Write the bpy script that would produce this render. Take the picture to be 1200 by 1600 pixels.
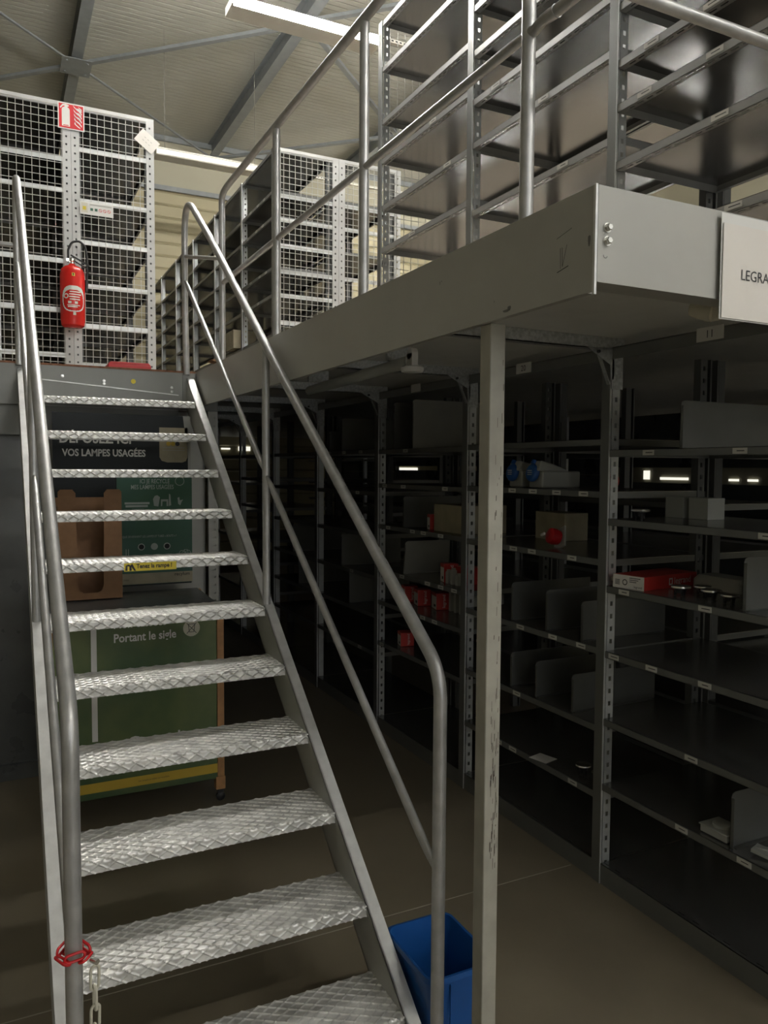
import bpy, math, random
from math import sin, cos, pi, atan2, sqrt, radians
from mathutils import Vector, Matrix
random.seed(7)
SC = bpy.context.scene
COL = SC.collection
for o in list(bpy.data.objects): bpy.data.objects.remove(o)

# ---------------------------------------------------------------- camera
EYE = 1.82
YAW, PIT, ROL = radians(26.383), radians(3.2406), radians(0.3633)
_f = Vector((sin(YAW)*cos(PIT), cos(YAW)*cos(PIT), -sin(PIT)))
_r = Vector((cos(YAW), -sin(YAW), 0)); _u = _r.cross(_f)
_r2 = cos(ROL)*_r + sin(ROL)*_u; _u2 = -sin(ROL)*_r + cos(ROL)*_u
cam = bpy.data.cameras.new('camera'); co = bpy.data.objects.new('camera', cam); COL.objects.link(co)
co.matrix_world = Matrix(((_r2.x, _u2.x, -_f.x, 0), (_r2.y, _u2.y, -_f.y, 0), (_r2.z, _u2.z, -_f.z, EYE), (0, 0, 0, 1)))
cam.sensor_fit = 'VERTICAL'; cam.sensor_height = 36.0; cam.lens = 1214.14/1600*36.0
cam.clip_start = 0.02; cam.clip_end = 100
SC.camera = co
# ---------------------------------------------------------------- world, exposure
w = bpy.data.worlds.new('world'); SC.world = w; w.use_nodes = True
w.node_tree.nodes['Background'].inputs[0].default_value = (0.75, 0.85, 1.0, 1)
w.node_tree.nodes['Background'].inputs[1].default_value = 0.02
SC.view_settings.view_transform = 'Standard'; SC.view_settings.look = 'None'
SC.view_settings.gamma = 1; SC.view_settings.use_curve_mapping = False
SC.view_settings.exposure = 2.15
TUBE = 75.0      # strength of the ceiling tubes

# ---------------------------------------------------------------- materials
def mat(name, col, rough=0.5, metal=0.0, noise=0.0, nscale=8.0, bump=0.0, bscale=60.0, emit=None, es=0.0, spec=None, col2=None, rvar=0.0):
    m = bpy.data.materials.new(name); m.use_nodes = True
    nt = m.node_tree; b = nt.nodes['Principled BSDF']
    b.inputs['Base Color'].default_value = (*col, 1); b.inputs['Roughness'].default_value = rough
    b.inputs['Metallic'].default_value = metal
    if spec is not None: b.inputs['Specular IOR Level'].default_value = spec
    if noise or col2 or bump or rvar:
        tc = nt.nodes.new('ShaderNodeTexCoord')
        n = nt.nodes.new('ShaderNodeTexNoise'); n.inputs['Scale'].default_value = nscale; n.inputs['Detail'].default_value = 6
        nt.links.new(tc.outputs['Object'], n.inputs['Vector'])
        if noise or col2:
            r = nt.nodes.new('ShaderNodeValToRGB')
            c2 = col2 or tuple(c*(1-noise) for c in col)
            r.color_ramp.elements[0].color = (*c2, 1); r.color_ramp.elements[1].color = (*[min(1, c*(1+noise*.6)) for c in col], 1)
            r.color_ramp.elements[0].position = 0.33; r.color_ramp.elements[1].position = 0.66
            nt.links.new(n.outputs['Fac'], r.inputs[0]); nt.links.new(r.outputs[0], b.inputs['Base Color'])
        if rvar:
            mr = nt.nodes.new('ShaderNodeMapRange'); mr.inputs[3].default_value = max(0, rough-rvar); mr.inputs[4].default_value = min(1, rough+rvar)
            nt.links.new(n.outputs['Fac'], mr.inputs[0]); nt.links.new(mr.outputs[0], b.inputs['Roughness'])
        if bump:
            n2 = nt.nodes.new('ShaderNodeTexNoise'); n2.inputs['Scale'].default_value = bscale; n2.inputs['Detail'].default_value = 4
            nt.links.new(tc.outputs['Object'], n2.inputs['Vector'])
            bp = nt.nodes.new('ShaderNodeBump'); bp.inputs['Strength'].default_value = bump; bp.inputs['Distance'].default_value = 0.01
            nt.links.new(n2.outputs['Fac'], bp.inputs['Height']); nt.links.new(bp.outputs[0], b.inputs['Normal'])
    if emit:
        b.inputs['Emission Color'].default_value = (*emit, 1); b.inputs['Emission Strength'].default_value = es
    return m

def ribbed(name, col, rough, axis, pitch, depth, metal=0.0):
    m = mat(name, col, rough, metal, noise=0.06, nscale=0.7)
    nt = m.node_tree; b = nt.nodes['Principled BSDF']
    tc = nt.nodes.new('ShaderNodeTexCoord'); sp = nt.nodes.new('ShaderNodeSeparateXYZ')
    nt.links.new(tc.outputs['Object'], sp.inputs[0])
    mu = nt.nodes.new('ShaderNodeMath'); mu.operation = 'MULTIPLY'; mu.inputs[1].default_value = 1/pitch
    fr = nt.nodes.new('ShaderNodeMath'); fr.operation = 'FRACT'
    nt.links.new(sp.outputs[axis], mu.inputs[0]); nt.links.new(mu.outputs[0], fr.inputs[0])
    rp = nt.nodes.new('ShaderNodeValToRGB'); e = rp.color_ramp.elements
    e[0].position = 0.0; e[0].color = (0, 0, 0, 1); e[1].position = 0.12; e[1].color = (1, 1, 1, 1)
    x = rp.color_ramp.elements.new(0.88); x.color = (1, 1, 1, 1); y = rp.color_ramp.elements.new(1.0); y.color = (0, 0, 0, 1)
    nt.links.new(fr.outputs[0], rp.inputs[0])
    bp = nt.nodes.new('ShaderNodeBump'); bp.inputs['Strength'].default_value = 1.0; bp.inputs['Distance'].default_value = depth
    nt.links.new(rp.outputs[0], bp.inputs['Height']); nt.links.new(bp.outputs[0], b.inputs['Normal'])
    return m

M = {}
M['floor'] = mat('concrete floor', (0.215, 0.182, 0.130), 0.42, noise=0.16, nscale=1.3, bump=0.04, bscale=25, rvar=0.1)
M['joint'] = mat('floor joint', (0.42, 0.38, 0.31), 0.7)
M['ceiling'] = ribbed('ceiling cladding', (0.40, 0.39, 0.34), 0.5, 1, 0.10, 0.010)
M['wallrib'] = ribbed('wall cladding', (0.36, 0.32, 0.20), 0.55, 2, 0.22, 0.02)
M['wallflat'] = mat('wall band', (0.34, 0.32, 0.24), 0.6, noise=0.05, nscale=1)
M['roofsteel'] = mat('roof steel', (0.22, 0.235, 0.24), 0.5, 0.2, noise=0.1)
M['beam'] = mat('grey painted beam', (0.43, 0.43, 0.405), 0.40, 0.1, noise=0.06, nscale=3, rvar=0.08)
M['landing'] = mat('landing beam grey', (0.25, 0.255, 0.245), 0.42, 0.1, noise=0.08, nscale=4)
M['column'] = mat('cream grey column paint', (0.36, 0.35, 0.30), 0.45, 0.0, noise=0.12, nscale=14)
M['deckunder'] = mat('deck sheet', (0.78, 0.78, 0.74), 0.40, 0.0, noise=0.04)
M['wood'] = mat('board edge', (0.25, 0.11, 0.06), 0.7, noise=0.3, nscale=30)
M['boards'] = mat('floor boards', (0.38, 0.32, 0.25), 0.6, noise=0.15, nscale=6)
M['tube'] = mat('galvanised tube', (0.46, 0.465, 0.465), 0.40, 0.55, noise=0.14, nscale=22, rvar=0.10)
M['flange'] = mat('bare steel flange', (0.70, 0.71, 0.71), 0.42, 0.45, noise=0.12, nscale=18)
M['tread'] = mat('diamond plate', (0.74, 0.74, 0.72), 0.40, 0.55, noise=0.22, nscale=16, rvar=0.1)
M['galva'] = mat('spangled galvanised steel', (0.52, 0.54, 0.54), 0.42, 0.6, noise=0.25, nscale=70)
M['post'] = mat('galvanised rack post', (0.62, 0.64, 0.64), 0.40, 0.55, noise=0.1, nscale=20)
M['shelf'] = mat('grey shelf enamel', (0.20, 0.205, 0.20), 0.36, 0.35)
M['under'] = mat('shelf sheet', (0.30, 0.30, 0.295), 0.24, 0.75)
M['shelfup'] = mat('light grey shelf enamel', (0.36, 0.365, 0.36), 0.36, 0.3)  # same shelf enamel, with the upper racks' brighter light painted in
M['divider'] = mat('divider sheet', (0.17, 0.175, 0.168), 0.38, 0.4, noise=0.1, nscale=6)
M['mesh'] = mat('white lacquered wire', (0.50, 0.50, 0.47), 0.45, 0.1)
M['meshpost'] = mat('light grey lacquer', (0.54, 0.55, 0.55), 0.45, 0.1, noise=0.05)
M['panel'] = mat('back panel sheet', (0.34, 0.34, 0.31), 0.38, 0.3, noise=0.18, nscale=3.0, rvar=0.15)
M['darkpanel'] = mat('smudged dark panel', (0.12, 0.125, 0.125), 0.3, 0.3, noise=0.35, nscale=2.6, rvar=0.12)  # same sheet as the back panel, its unlit look painted in as darker grey
M['slot'] = mat('slot shadow gap', (0.02, 0.02, 0.02), 0.9)
M['white'] = mat('white plastic', (0.72, 0.72, 0.70), 0.4)
M['paper'] = mat('paper', (0.74, 0.72, 0.68), 0.6)
M['pocket'] = mat('laminated sheet', (0.80, 0.77, 0.73), 0.18)
M['label'] = mat('shelf label paper', (0.62, 0.62, 0.58), 0.5)
M['ink'] = mat('black print', (0.03, 0.03, 0.035), 0.6)
M['redext'] = mat('extinguisher red', (0.62, 0.02, 0.015), 0.25)
M['redsign'] = mat('sign red', (0.62, 0.02, 0.03), 0.4)
M['red'] = mat('red plastic', (0.55, 0.015, 0.02), 0.35)
M['redcard'] = mat('red carton', (0.50, 0.03, 0.025), 0.45)
M['yellow'] = mat('yellow sticker', (0.70, 0.56, 0.04), 0.45)
M['yellowprint'] = mat('yellow print band', (0.60, 0.42, 0.05), 0.5)
M['black'] = mat('black plastic', (0.02, 0.02, 0.022), 0.35)
M['blackprint'] = mat('black board print', (0.012, 0.016, 0.018), 0.45, spec=.25)
M['darkpost'] = mat('dim rack post', (0.13, 0.135, 0.135), 0.5, .3)  # galvanised post with the shade of the back rows put into its colour
M['teal'] = mat('teal poster print', (0.06, 0.135, 0.125), 0.45, spec=.25, col2=(0.065, 0.16, 0.095), nscale=1.6)
M['tealink'] = mat('pale poster print', (0.42, 0.50, 0.47), 0.5)
M['green'] = mat('green cart print', (0.155, 0.19, 0.07), 0.25, col2=(0.045, 0.10, 0.045), nscale=1.9)
M['cardboard'] = mat('brown cardboard', (0.33, 0.185, 0.10), 0.75, noise=0.08, nscale=30)
M['carton'] = mat('pale carton', (0.42, 0.38, 0.27), 0.7, noise=0.15, nscale=10)
M['pine'] = mat('pine batten', (0.46, 0.24, 0.10), 0.55, noise=0.2, nscale=20)
M['lid'] = mat('glossy dark lid', (0.16, 0.17, 0.18), 0.25, noise=0.1)
M['blue'] = mat('blue bin plastic', (0.008, 0.075, 0.28), 0.38)
M['bluedark'] = mat('blue socket plastic', (0.02, 0.10, 0.35), 0.35)
M['greyplastic'] = mat('grey box plastic', (0.42, 0.43, 0.40), 0.4)
M['cream'] = mat('cream plastic', (0.60, 0.58, 0.48), 0.4)
M['chrome'] = mat('bright zinc', (0.75, 0.75, 0.72), 0.22, 0.9)
M['lampbody'] = mat('lamp white enamel', (0.78, 0.76, 0.70), 0.4)
M['tubelight'] = mat('lit tube', (1, 1, 1), 0.5, emit=(1.0, 0.975, 0.92), es=TUBE)
M['tubedim'] = mat('dim tube strip', (.8,.78,.7), 0.5, emit=(1.0, 0.94, 0.78), es=0.10)
M['tubefront'] = mat('lit tube strip, front row', (1, 1, 1), 0.5, emit=(1.0, 0.975, 0.92), es=TUBE*1.35)
M['window'] = mat('bright window pane', (1, 1, 1), 0.5, emit=(1.0, 0.98, 0.86), es=0.22)
M['daylight'] = mat('daylight glazing', (.8,.8,.8), 0.5, emit=(0.93, 0.97, 1.0), es=0.22)
M['gutter'] = mat('far trim', (0.44, 0.40, 0.28), 0.5)
M['pencil'] = mat('marker line', (0.05, 0.05, 0.05), 0.8)
M['dirt'] = mat('dull smudge', (0.16, 0.16, 0.15), 0.7)
M['scuff'] = mat('paint chip', (0.07, 0.055, 0.045), 0.8)
M['glass'] = mat('clear', (0.8, 0.85, 0.85), 0.1)

# ---------------------------------------------------------------- mesh helpers
class MB:
    def __init__(s): s.v = []; s.f = []; s.m = []
    def add(s, vs, fs, mi=0):
        b = len(s.v); s.v += [tuple(v) for v in vs]
        for f in fs: s.f.append(tuple(b+i for i in f)); s.m.append(mi)
        return s
    def box(s, x0, x1, y0, y1, z0, z1, mi=0):
        if x0 > x1: x0, x1 = x1, x0
        if y0 > y1: y0, y1 = y1, y0
        if z0 > z1: z0, z1 = z1, z0
        vs = [(x0,y0,z0),(x1,y0,z0),(x1,y1,z0),(x0,y1,z0),(x0,y0,z1),(x1,y0,z1),(x1,y1,z1),(x0,y1,z1)]
        return s.add(vs, [(3,2,1,0),(4,5,6,7),(0,1,5,4),(1,2,6,5),(2,3,7,6),(3,0,4,7)], mi)
    def obox(s, c, hx, hy, hz, R=None, mi=0):
        R = R or Matrix.Identity(3); c = Vector(c)
        vs = [c + R @ Vector((a*hx, b*hy, d*hz)) for d in (-1,1) for a, b in ((-1,-1),(1,-1),(1,1),(-1,1))]
        return s.add(vs, [(3,2,1,0),(4,5,6,7),(0,1,5,4),(1,2,6,5),(2,3,7,6),(3,0,4,7)], mi)
    def beam(s, a, b, wx, wz, mi=0, up=(0,0,1)):
        a, b = Vector(a), Vector(b); d = (b-a); L = d.length; d.normalize()
        u = Vector(up); x = d.cross(u)
        if x.length < 1e-4: x = d.cross(Vector((1,0,0)))
        x.normalize(); z = x.cross(d)
        R = Matrix((x, d, z)).transposed()
        return s.obox((a+b)/2, wx/2, L/2, wz/2, R, mi)
    def tube(s, pts, r, n=14, mi=0, cap=True, closed=False, rs=None):
        P = [Vector(p) for p in pts]; N = len(P)
        T = []
        for i in range(N):
            if closed: t = P[(i+1) % N]-P[i-1]
            else: t = P[min(i+1, N-1)]-P[max(i-1, 0)]
            T.append(t.normalized())
        ref = Vector((0,0,1)) if abs(T[0].z) < .9 else Vector((1,0,0))
        u = T[0].cross(ref).normalized(); rings = []
        for i in range(N):
            u = (u - T[i]*u.dot(T[i])).normalized(); vv = T[i].cross(u)
            rr = rs[i] if rs else r
            rings.append([P[i] + rr*(cos(2*pi*k/n)*u + sin(2*pi*k/n)*vv) for k in range(n)])
        vs = [p for ring in rings for p in ring]; fs = []
        for i in range(N if closed else N-1):
            j = (i+1) % N
            for k in range(n):
                fs.append((i*n+k, i*n+(k+1) % n, j*n+(k+1) % n, j*n+k))
        if cap and not closed: fs += [tuple(range(n-1, -1, -1)), tuple((N-1)*n+k for k in range(n))]
        return s.add(vs, fs, mi)
    def lathe(s, c, prof, n=28, mi=0, R=None):
        # prof: list of (r, z); c centre; R rotates the axis
        R = R or Matrix.Identity(3); c = Vector(c); vs = []; fs = []
        for (r, z) in prof:
            for k in range(n): vs.append(c + R @ Vector((r*cos(2*pi*k/n), r*sin(2*pi*k/n), z)))
        for i in range(len(prof)-1):
            for k in range(n): fs.append((i*n+k, i*n+(k+1) % n, (i+1)*n+(k+1) % n, (i+1)*n+k))
        fs.append(tuple(range(n-1, -1, -1))); fs.append(tuple((len(prof)-1)*n+k for k in range(n)))
        return s.add(vs, fs, mi)
    def prism(s, poly, f0, f1, mi=0):
        # poly: list of 2d points; f0/f1 map (a,b) to 3d at each end
        n = len(poly)
        vs = [f0(*p) for p in poly] + [f1(*p) for p in poly]
        fs = [tuple(range(n-1, -1, -1)), tuple(range(n, 2*n))] + [(i, (i+1) % n, n+(i+1) % n, n+i) for i in range(n)]
        return s.add(vs, fs, mi)
    def flat(s, poly, mp, mi=0):     # n-gon
        return s.add([mp(*p) for p in poly], [tuple(range(len(poly)))], mi)
    def text(s, body, size, mp, mi=0, align='LEFT', depth=0.0, bold=0.0, stretch=1.0, shear=0.0):
        cu = bpy.data.curves.new('t', 'FONT'); cu.body = body; cu.size = size; cu.align_x = align; cu.offset = bold*size
        cu.resolution_u = 3; cu.shear = shear; cu.fill_mode = 'FRONT'
        ob = bpy.data.objects.new('t', cu); COL.objects.link(ob)
        dg = bpy.context.evaluated_depsgraph_get(); me = bpy.data.meshes.new_from_object(ob.evaluated_get(dg))
        s.add([mp(v.co.x*stretch, v.co.y) for v in me.vertices], [tuple(p.vertices) for p in me.polygons], mi)
        bpy.data.objects.remove(ob); bpy.data.curves.remove(cu); bpy.data.meshes.remove(me)
        return s
    def build(s, name, mats, parent=None, loc=None, smooth=True, bevel=0, label=None):
        if not isinstance(mats, (list, tuple)): mats = [mats]
        L = Vector(loc) if loc is not None else (parent.get('_w') and Vector(parent['_w']) if parent else None)
        off = L if L is not None else Vector((0,0,0))
        me = bpy.data.meshes.new(name); me.from_pydata([(v[0]-off.x, v[1]-off.y, v[2]-off.z) for v in s.v], [], s.f)
        for m in mats: me.materials.append(m)
        me.polygons.foreach_set('material_index', s.m)
        if smooth:
            me.polygons.foreach_set('use_smooth', [True]*len(me.polygons)); me.set_sharp_from_angle(angle=radians(38))
        me.update()
        o = bpy.data.objects.new(name, me); COL.objects.link(o)
        if parent is None:
            o.location = off
        else:
            o.parent = parent
            if parent.type == 'MESH' and loc is None: pass
        o['_w'] = tuple(off)
        if bevel:
            b = o.modifiers.new('edge', 'BEVEL'); b.width = bevel; b.segments = 2; b.limit_method = 'ANGLE'
        if label: o['label'] = label
        return o

def thing(name, label, cat, loc, group=None):
    o = bpy.data.objects.new(name, None); COL.objects.link(o); o.location = loc; o['_w'] = tuple(loc)
    o.empty_display_size = 0.1
    o['label'] = label; o['category'] = cat
    if group: o['group'] = group
    return o
def tag(o, label, cat, group=None):
    o['label'] = label; o['category'] = cat
    if group: o['group'] = group
    return o
def struct(o): o['kind'] = 'structure'; return o
def base(mb): # base centre of the verts
    xs = [v[0] for v in mb.v]; ys = [v[1] for v in mb.v]; zs = [v[2] for v in mb.v]
    return ((min(xs)+max(xs))/2, (min(ys)+max(ys))/2, min(zs))
def copy_tree(o, parent=None):
    c = o.copy(); COL.objects.link(c)
    if parent: c.parent = parent
    for ch in list(o.children): copy_tree(ch, c)
    return c
def arc(c, r, a0, a1, n, f): return [f(c[0]+r*cos(a0+(a1-a0)*i/n), c[1]+r*sin(a0+(a1-a0)*i/n)) for i in range(n+1)]
def fillet(pts, r, n=8):
    P = [Vector(p) for p in pts]; out = [P[0]]
    for i in range(1, len(P)-1):
        rr = r[i] if isinstance(r, dict) else r
        a = (P[i-1]-P[i]); b = (P[i+1]-P[i]); la, lb = a.length, b.length; a.normalize(); b.normalize()
        ang = a.angle(b); d = min(rr/math.tan(ang/2), la*.49, lb*.49)
        p0 = P[i]+a*d; p1 = P[i]+b*d
        for k in range(n+1):
            t = k/n; out.append((1-t)**2*p0 + 2*t*(1-t)*P[i] + t*t*p1)
    out.append(P[-1]); return out

# ================================================================= THE BUILDING
DECK = 2.40
CEIL = 7.52; YB = 14.1
XL, XR, YF = -5.0, 12.0, -7.0
struct(MB().box(XL, XR, YF, YB, -0.2, 0).build('floor', M['floor'], loc=(0,0,-0.2)))
j = MB(); j.box(XL, 2.33, 2.731, 2.736, 0, 0.0006); j.box(XL, 2.33, -2.3, -2.295, 0, 0.0006)
struct(j.build('trim_1', M['joint'], loc=(0,2.7,0)))
struct(MB().box(XL, XR, YF, YB, CEIL, CEIL+0.12).build('ceiling', M['ceiling'], loc=(0,0,CEIL)))
struct(MB().box(XL, XR, YB, YB+0.15, 0, 6.64).build('wall_back', M['wallrib'], loc=(0,YB,0)))
struct(MB().box(XL, XR, YB-0.05, YB+0.15, 6.64, CEIL).build('wall_back_upper', M['wallflat'], loc=(0,YB,6.64)))
tb = MB(); tb.box(XL, XR, YB-0.09, YB-0.05, 6.60, 6.68); tb.box(XL, XR, YB-0.10, YB-0.05, CEIL-0.09, CEIL, 0)
struct(tb.build('trim_2', M['roofsteel'], loc=(0,YB-0.1,6.6)))
struct(MB().box(XL-0.15, XL, YF, YB, 0, CEIL).build('wall_left', M['wallflat'], loc=(XL,0,0)))
struct(MB().box(XR, XR+0.15, YF, YB, 0, CEIL).build('wall_right', M['wallflat'], loc=(XR,0,0)))
struct(MB().box(XL, XR, YF-0.15, YF, 0, CEIL).build('wall_front', M['wallflat'], loc=(0,YF,0)))
# bright panes far away, glimpsed between the shelves
wn = 1
def pane(x0, x1, y0, y1, z0, z1):
    global wn
    g = MB().box(x0, x1, y0, y1, z0, z1).build('window_%d' % wn, M['window'], loc=((x0+x1)/2, (y0+y1)/2, z0)); struct(g); wn += 1
pane(7.25, 7.75, YB-0.03, YB, 1.74, 1.83); pane(7.24, 7.42, YB-0.03, YB, 1.0, 1.2)
pane(7.44, 7.72, YB-0.03, YB, 0.36, 0.42)
pane(3.66, 3.82, YB-0.03, YB, 2.14, 2.17); pane(3.98, 4.2, YB-0.03, YB, 2.12, 2.2)
pane(XR-0.03, XR, 10.9, 11.6, 1.62, 1.67); pane(XR-0.03, XR, 11.9, 12.05, 1.62, 1.8)
pane(XR-0.03, XR, 9.35, 9.55, 1.62, 1.66); pane(XR-0.03, XR, 9.75, 9.95, 1.62, 1.66)

# glowing panes added behind the viewer as fill light
def fill_pane(x0, x1, y0, y1, z0, z1):
    global wn
    g = MB().box(x0, x1, y0, y1, z0, z1).build('window_%d' % wn, M['daylight'], loc=((x0+x1)/2, (y0+y1)/2, z0)); struct(g); wn += 1
fill_pane(-3.5, 8.5, YF, YF+.03, 3.2, 6.2)
fill_pane(0.0, 5.0, YF, YF+.03, 0.5, 2.6)
# roof beams (I sections running away from the viewer) and the wind bracing between them
bx = [-1.42, 1.05, 3.50, 5.95, 8.4]
BZ = CEIL-0.24
for i, x in enumerate(bx):
    m = MB(); m.box(x-0.008, x+0.008, YF, YB-0.1, BZ, CEIL-0.002); m.box(x-0.07, x+0.07, YF, YB-0.1, BZ-0.012, BZ); m.box(x-0.07, x+0.07, YF, YB-0.1, CEIL-0.014, CEIL-0.002)
    o = m.build('roof_beam', M['roofsteel'], loc=(x, 3.5, BZ), smooth=False)
    tag(o, ['grey steel roof beam far left above the caged shelving', 'grey steel roof beam with the square bracing plate, upper left', 'grey steel roof beam running behind the lit tube lamp', 'grey steel roof beam above the upper racks', 'grey steel roof beam furthest right above the racks'][i], 'roof beam', 'roof beams')
g = MB().box(1.05-0.19, 1.05+0.19, 11.36, 11.84, BZ-0.062, BZ-0.054)
for dx in (-.13, .13):
    for dy in (-.16, .16): g.lathe((1.05+dx, 11.6+dy, BZ-0.074), [(0.016, 0), (0.016, 0.012)], 8)
tag(g.build('gusset_plate', M['roofsteel'], loc=(1.05, 11.6, BZ-0.02)), 'square bolted steel plate where the roof braces cross', 'gusset plate')
br = [((1.05, 11.6), (3.50, 13.95)), ((1.05, 11.6), (-1.42, 13.95)), ((1.05, 11.6), (3.50, 9.25)), ((1.05, 11.6), (-1.42, 9.25)), ((3.5, 13.95), (5.95, 11.6)), ((3.5, 9.25), (5.95, 11.6)),
      ((3.5, 9.2), (5.95, 6.85))]
bl = ['thin roof brace from the plate to the far wall, right side', 'roof brace from the plate to the far wall, left side', 'roof brace from the plate towards the lit tube lamp', 'thin roof brace from the plate towards the upper left corner', 'roof brace seen behind the guardrail top, above the caged racks', 'roof brace behind the upper racks reaching the far beam', 'roof brace hidden mostly by the upper racks']
for k, ((x0, y0), (x1, y1)) in enumerate(br):
    wd = 0.035 if k in (0, 3) else 0.07
    m = MB().beam((x0, y0, BZ-0.03), (x1, y1, BZ-0.03), wd, wd*.6)
    tag(m.build('roof_brace', M['roofsteel'], loc=((x0+x1)/2, (y0+y1)/2, BZ-0.06)), bl[k], 'roof brace', 'roof braces')

# ---------------------------------------------------------------- tube lamps on their rails
LZ = 5.90
def lamp_mesh(parent, x0, y, L=1.46, z=LZ, lit='tubelight'):
    # twin-band luminaire: opal strips along both long sides of a flat enamelled tray
    b = MB(); b.box(x0, x0+L, y-0.05, y+0.165, z, z+0.004); b.box(x0, x0+L, y-0.02, y+0.07, z+.004, z+0.07); b.box(x0, x0+L, y-0.084, y+0.149, z+.070, z+0.074)  # top hood added to shield the ceiling; hidden far strip to light the wall
    b.build('housing', M['lampbody'], parent)
    for yy in (y-0.082, y+0.090):
        t = MB(); t.box(x0+0.01, x0+L-0.01, yy, yy+0.031, z+0.002, z+0.066); t.build('light_strip', M[lit], parent, bevel=.008)
    e = MB()
    for xx in (x0-.006, x0+L-0.012): e.box(xx, xx+0.018, y-0.086, y+0.15, z-0.003, z+0.072)
    e.build('end_cap', M['lampbody'], parent)
    c = MB()
    for xx in (x0+0.12, x0+L-0.12): c.tube([(xx, y, z+0.1), (xx, y, CEIL)], 0.004, 6)
    c.build('suspension_chain', M['chrome'], parent)
lamps = [(1.93, 7.03, 'lit tube lamp hanging at the top, left of the guardrail corner', 'tubelight'), (1.93, 10.70, 'far dim tube lamp in front of the ribbed wall', 'tubedim'),
         (0.85, 6.05, 'lit tube lamp right above the top of the staircase', 'tubelight'), (1.93, -2.6, 'lit tube lamp behind the viewer over the aisle', 'tubefront'), (4.6, -2.6, 'lit tube lamp behind the viewer over the right aisle', 'tubefront'),  # second front lamp added to brighten the front beam
         (6.6, 7.03, 'lit tube lamp behind the upper racks, middle row', 'tubelight'), (6.6, 3.36, 'lit tube lamp behind the upper racks, glimpsed through the shelves', 'tubelight'), (6.6, 10.7, 'lit tube lamp behind the upper racks, far row', 'tubelight')]
for (x, y, lb, lt) in lamps:
    r = thing('tube_lamp', lb, 'ceiling lamp', (x+0.73, y, LZ), 'tube lamps')
    lamp_mesh(r, x, y, lit=lt)
rl = ['perforated lamp rail over the nearest visible tube lamp', 'perforated lamp rail of the far lamp row by the wall', 'perforated lamp rail above the top of the stairs', 'perforated lamp rail behind the viewer']
for k, (y, x0) in enumerate(((7.03, 1.93), (10.70, 1.93), (6.05, 0.85), (-2.6, 1.93))):
    m = MB(); x1 = 10.5 if k != 2 else 2.31
    m.box(x0, x1, y-0.022, y+0.022, LZ+0.074, LZ+0.078); m.box(x0, x1, y-0.024, y-0.020, LZ+0.074, LZ+0.108); m.box(x0, x1, y+0.020, y+0.024, LZ+0.074, LZ+0.108)
    x = x0+0.02
    while x < min(x1, 4.6) and k < 2: m.box(x, x+0.022, y-0.0255, y-0.024, LZ+0.086, LZ+0.098, 1); x += 0.045
    tag(m.build('lamp_rail', [M['lampbody'], M['slot']], loc=((x0+x1)/2, y, LZ+0.074)), rl[k], 'lamp rail', 'lamp rails')

# ================================================================= MEZZANINE
mz = thing('mezzanine_platform', 'grey steel mezzanine platform carrying the upper racks, beside the stairs', 'mezzanine', (1.105, 1.265, 0))
YS = 4.84        # front face of the landing
d = MB(); d.box(1.112, 11.99, 1.275, YB-0.005, 2.376, 2.398); d.box(-4.99, 1.112, YS+0.01, YB-0.005, 2.376, 2.398)  # deck stretched to the walls to keep the space below dark
d.build('deck', [M['deckunder']], mz)
m = MB(); m.box(1.112, 11.9, 1.33, YB-.3, 2.398, 2.4); m.box(-4.5, 1.112, YS+.03, YB-.3, 2.398, 2.4); m.build('deck_boards', M['boards'], mz)
e = MB(); e.box(-4.5, 1.10, YS-0.004, YS+0.03, 2.392, 2.403); e.build('deck_edge', M['wood'], mz)
# side beam: C section, 213 deep
def cbeam(x0, x1, y0, y1, side):
    m = MB(); t = 0.006
    if side == 'x':   # web facing -X, flanges inward +X
        m.box(x0, x0+t, y0, y1, 2.187, 2.402); m.box(x0+t, x0+0.018, y0+.02, y1, 2.187, 2.187+t); m.box(x0+t, x0+0.065, y0, y1, 2.399, 2.402)
    else:
        m.box(x0, x1, y0, y0+t, 2.206, 2.402); m.box(x0, x1, y0+t, y0+0.065, 2.206, 2.206+t); m.box(x0, x1, y0+t, y0+0.065, 2.399, 2.402)
    return m
cbeam(1.105, 0, 1.268, YS, 'x').build('side_beam', M['beam'], mz)
cbeam(1.112, 11.9, 1.262, 0, 'y').build('front_beam', M['beam'], mz)
MB().box(1.1035, 1.1095, 1.2605, 1.267, 2.180, 2.403).build('corner_edge', M['flange'], mz)
lb_ = MB(); lb_.box(-4.5, 1.10, YS, YS+0.006, 2.165, 2.392); lb_.box(-4.5, 1.10, YS+0.006, YS+0.07, 2.165, 2.171)
lb_.build('landing_beam', M['landing'], mz)
lw = MB(); lw.box(-4.5, 1.00, YS+0.03, YS+0.036, 1.995, 2.165); lw.build('lower_plate', M['landing'], mz)
sp = MB(); sp.prism([(0.16, 2.318), (0.995, 2.258), (0.995, 2.252), (0.16, 2.312)], lambda a, b: (a, YS-0.005, b), lambda a, b: (a, YS+0.0, b)); sp.build('weld_strip', M['flange'], mz)  # thin slanted pale strip across the beam face
ep = MB(); ep.box(1.02, 1.235, YS-0.006, YS, 2.165, 2.392); ep.build('joint_plate', M['landing'], mz)
def bolt(x, y, z, r=0.011, axis='y', name='bolt'):
    R = Matrix.Rotation(pi/2, 3, 'X') if axis == 'y' else Matrix.Rotation(-pi/2, 3, 'Y')
    m = MB(); m.lathe((x, y, z), [(r*1.35, 0), (r*1.35, 0.003)], 20, R=R); m.lathe((x, y, z), [(r, 0.003), (r, 0.010), (r*.8, 0.0115)], 6, R=R)
    return m.build(name, M['chrome'], mz)
for z in (2.318, 2.291): bolt(1.136, 1.262, z, 0.0074)
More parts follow.
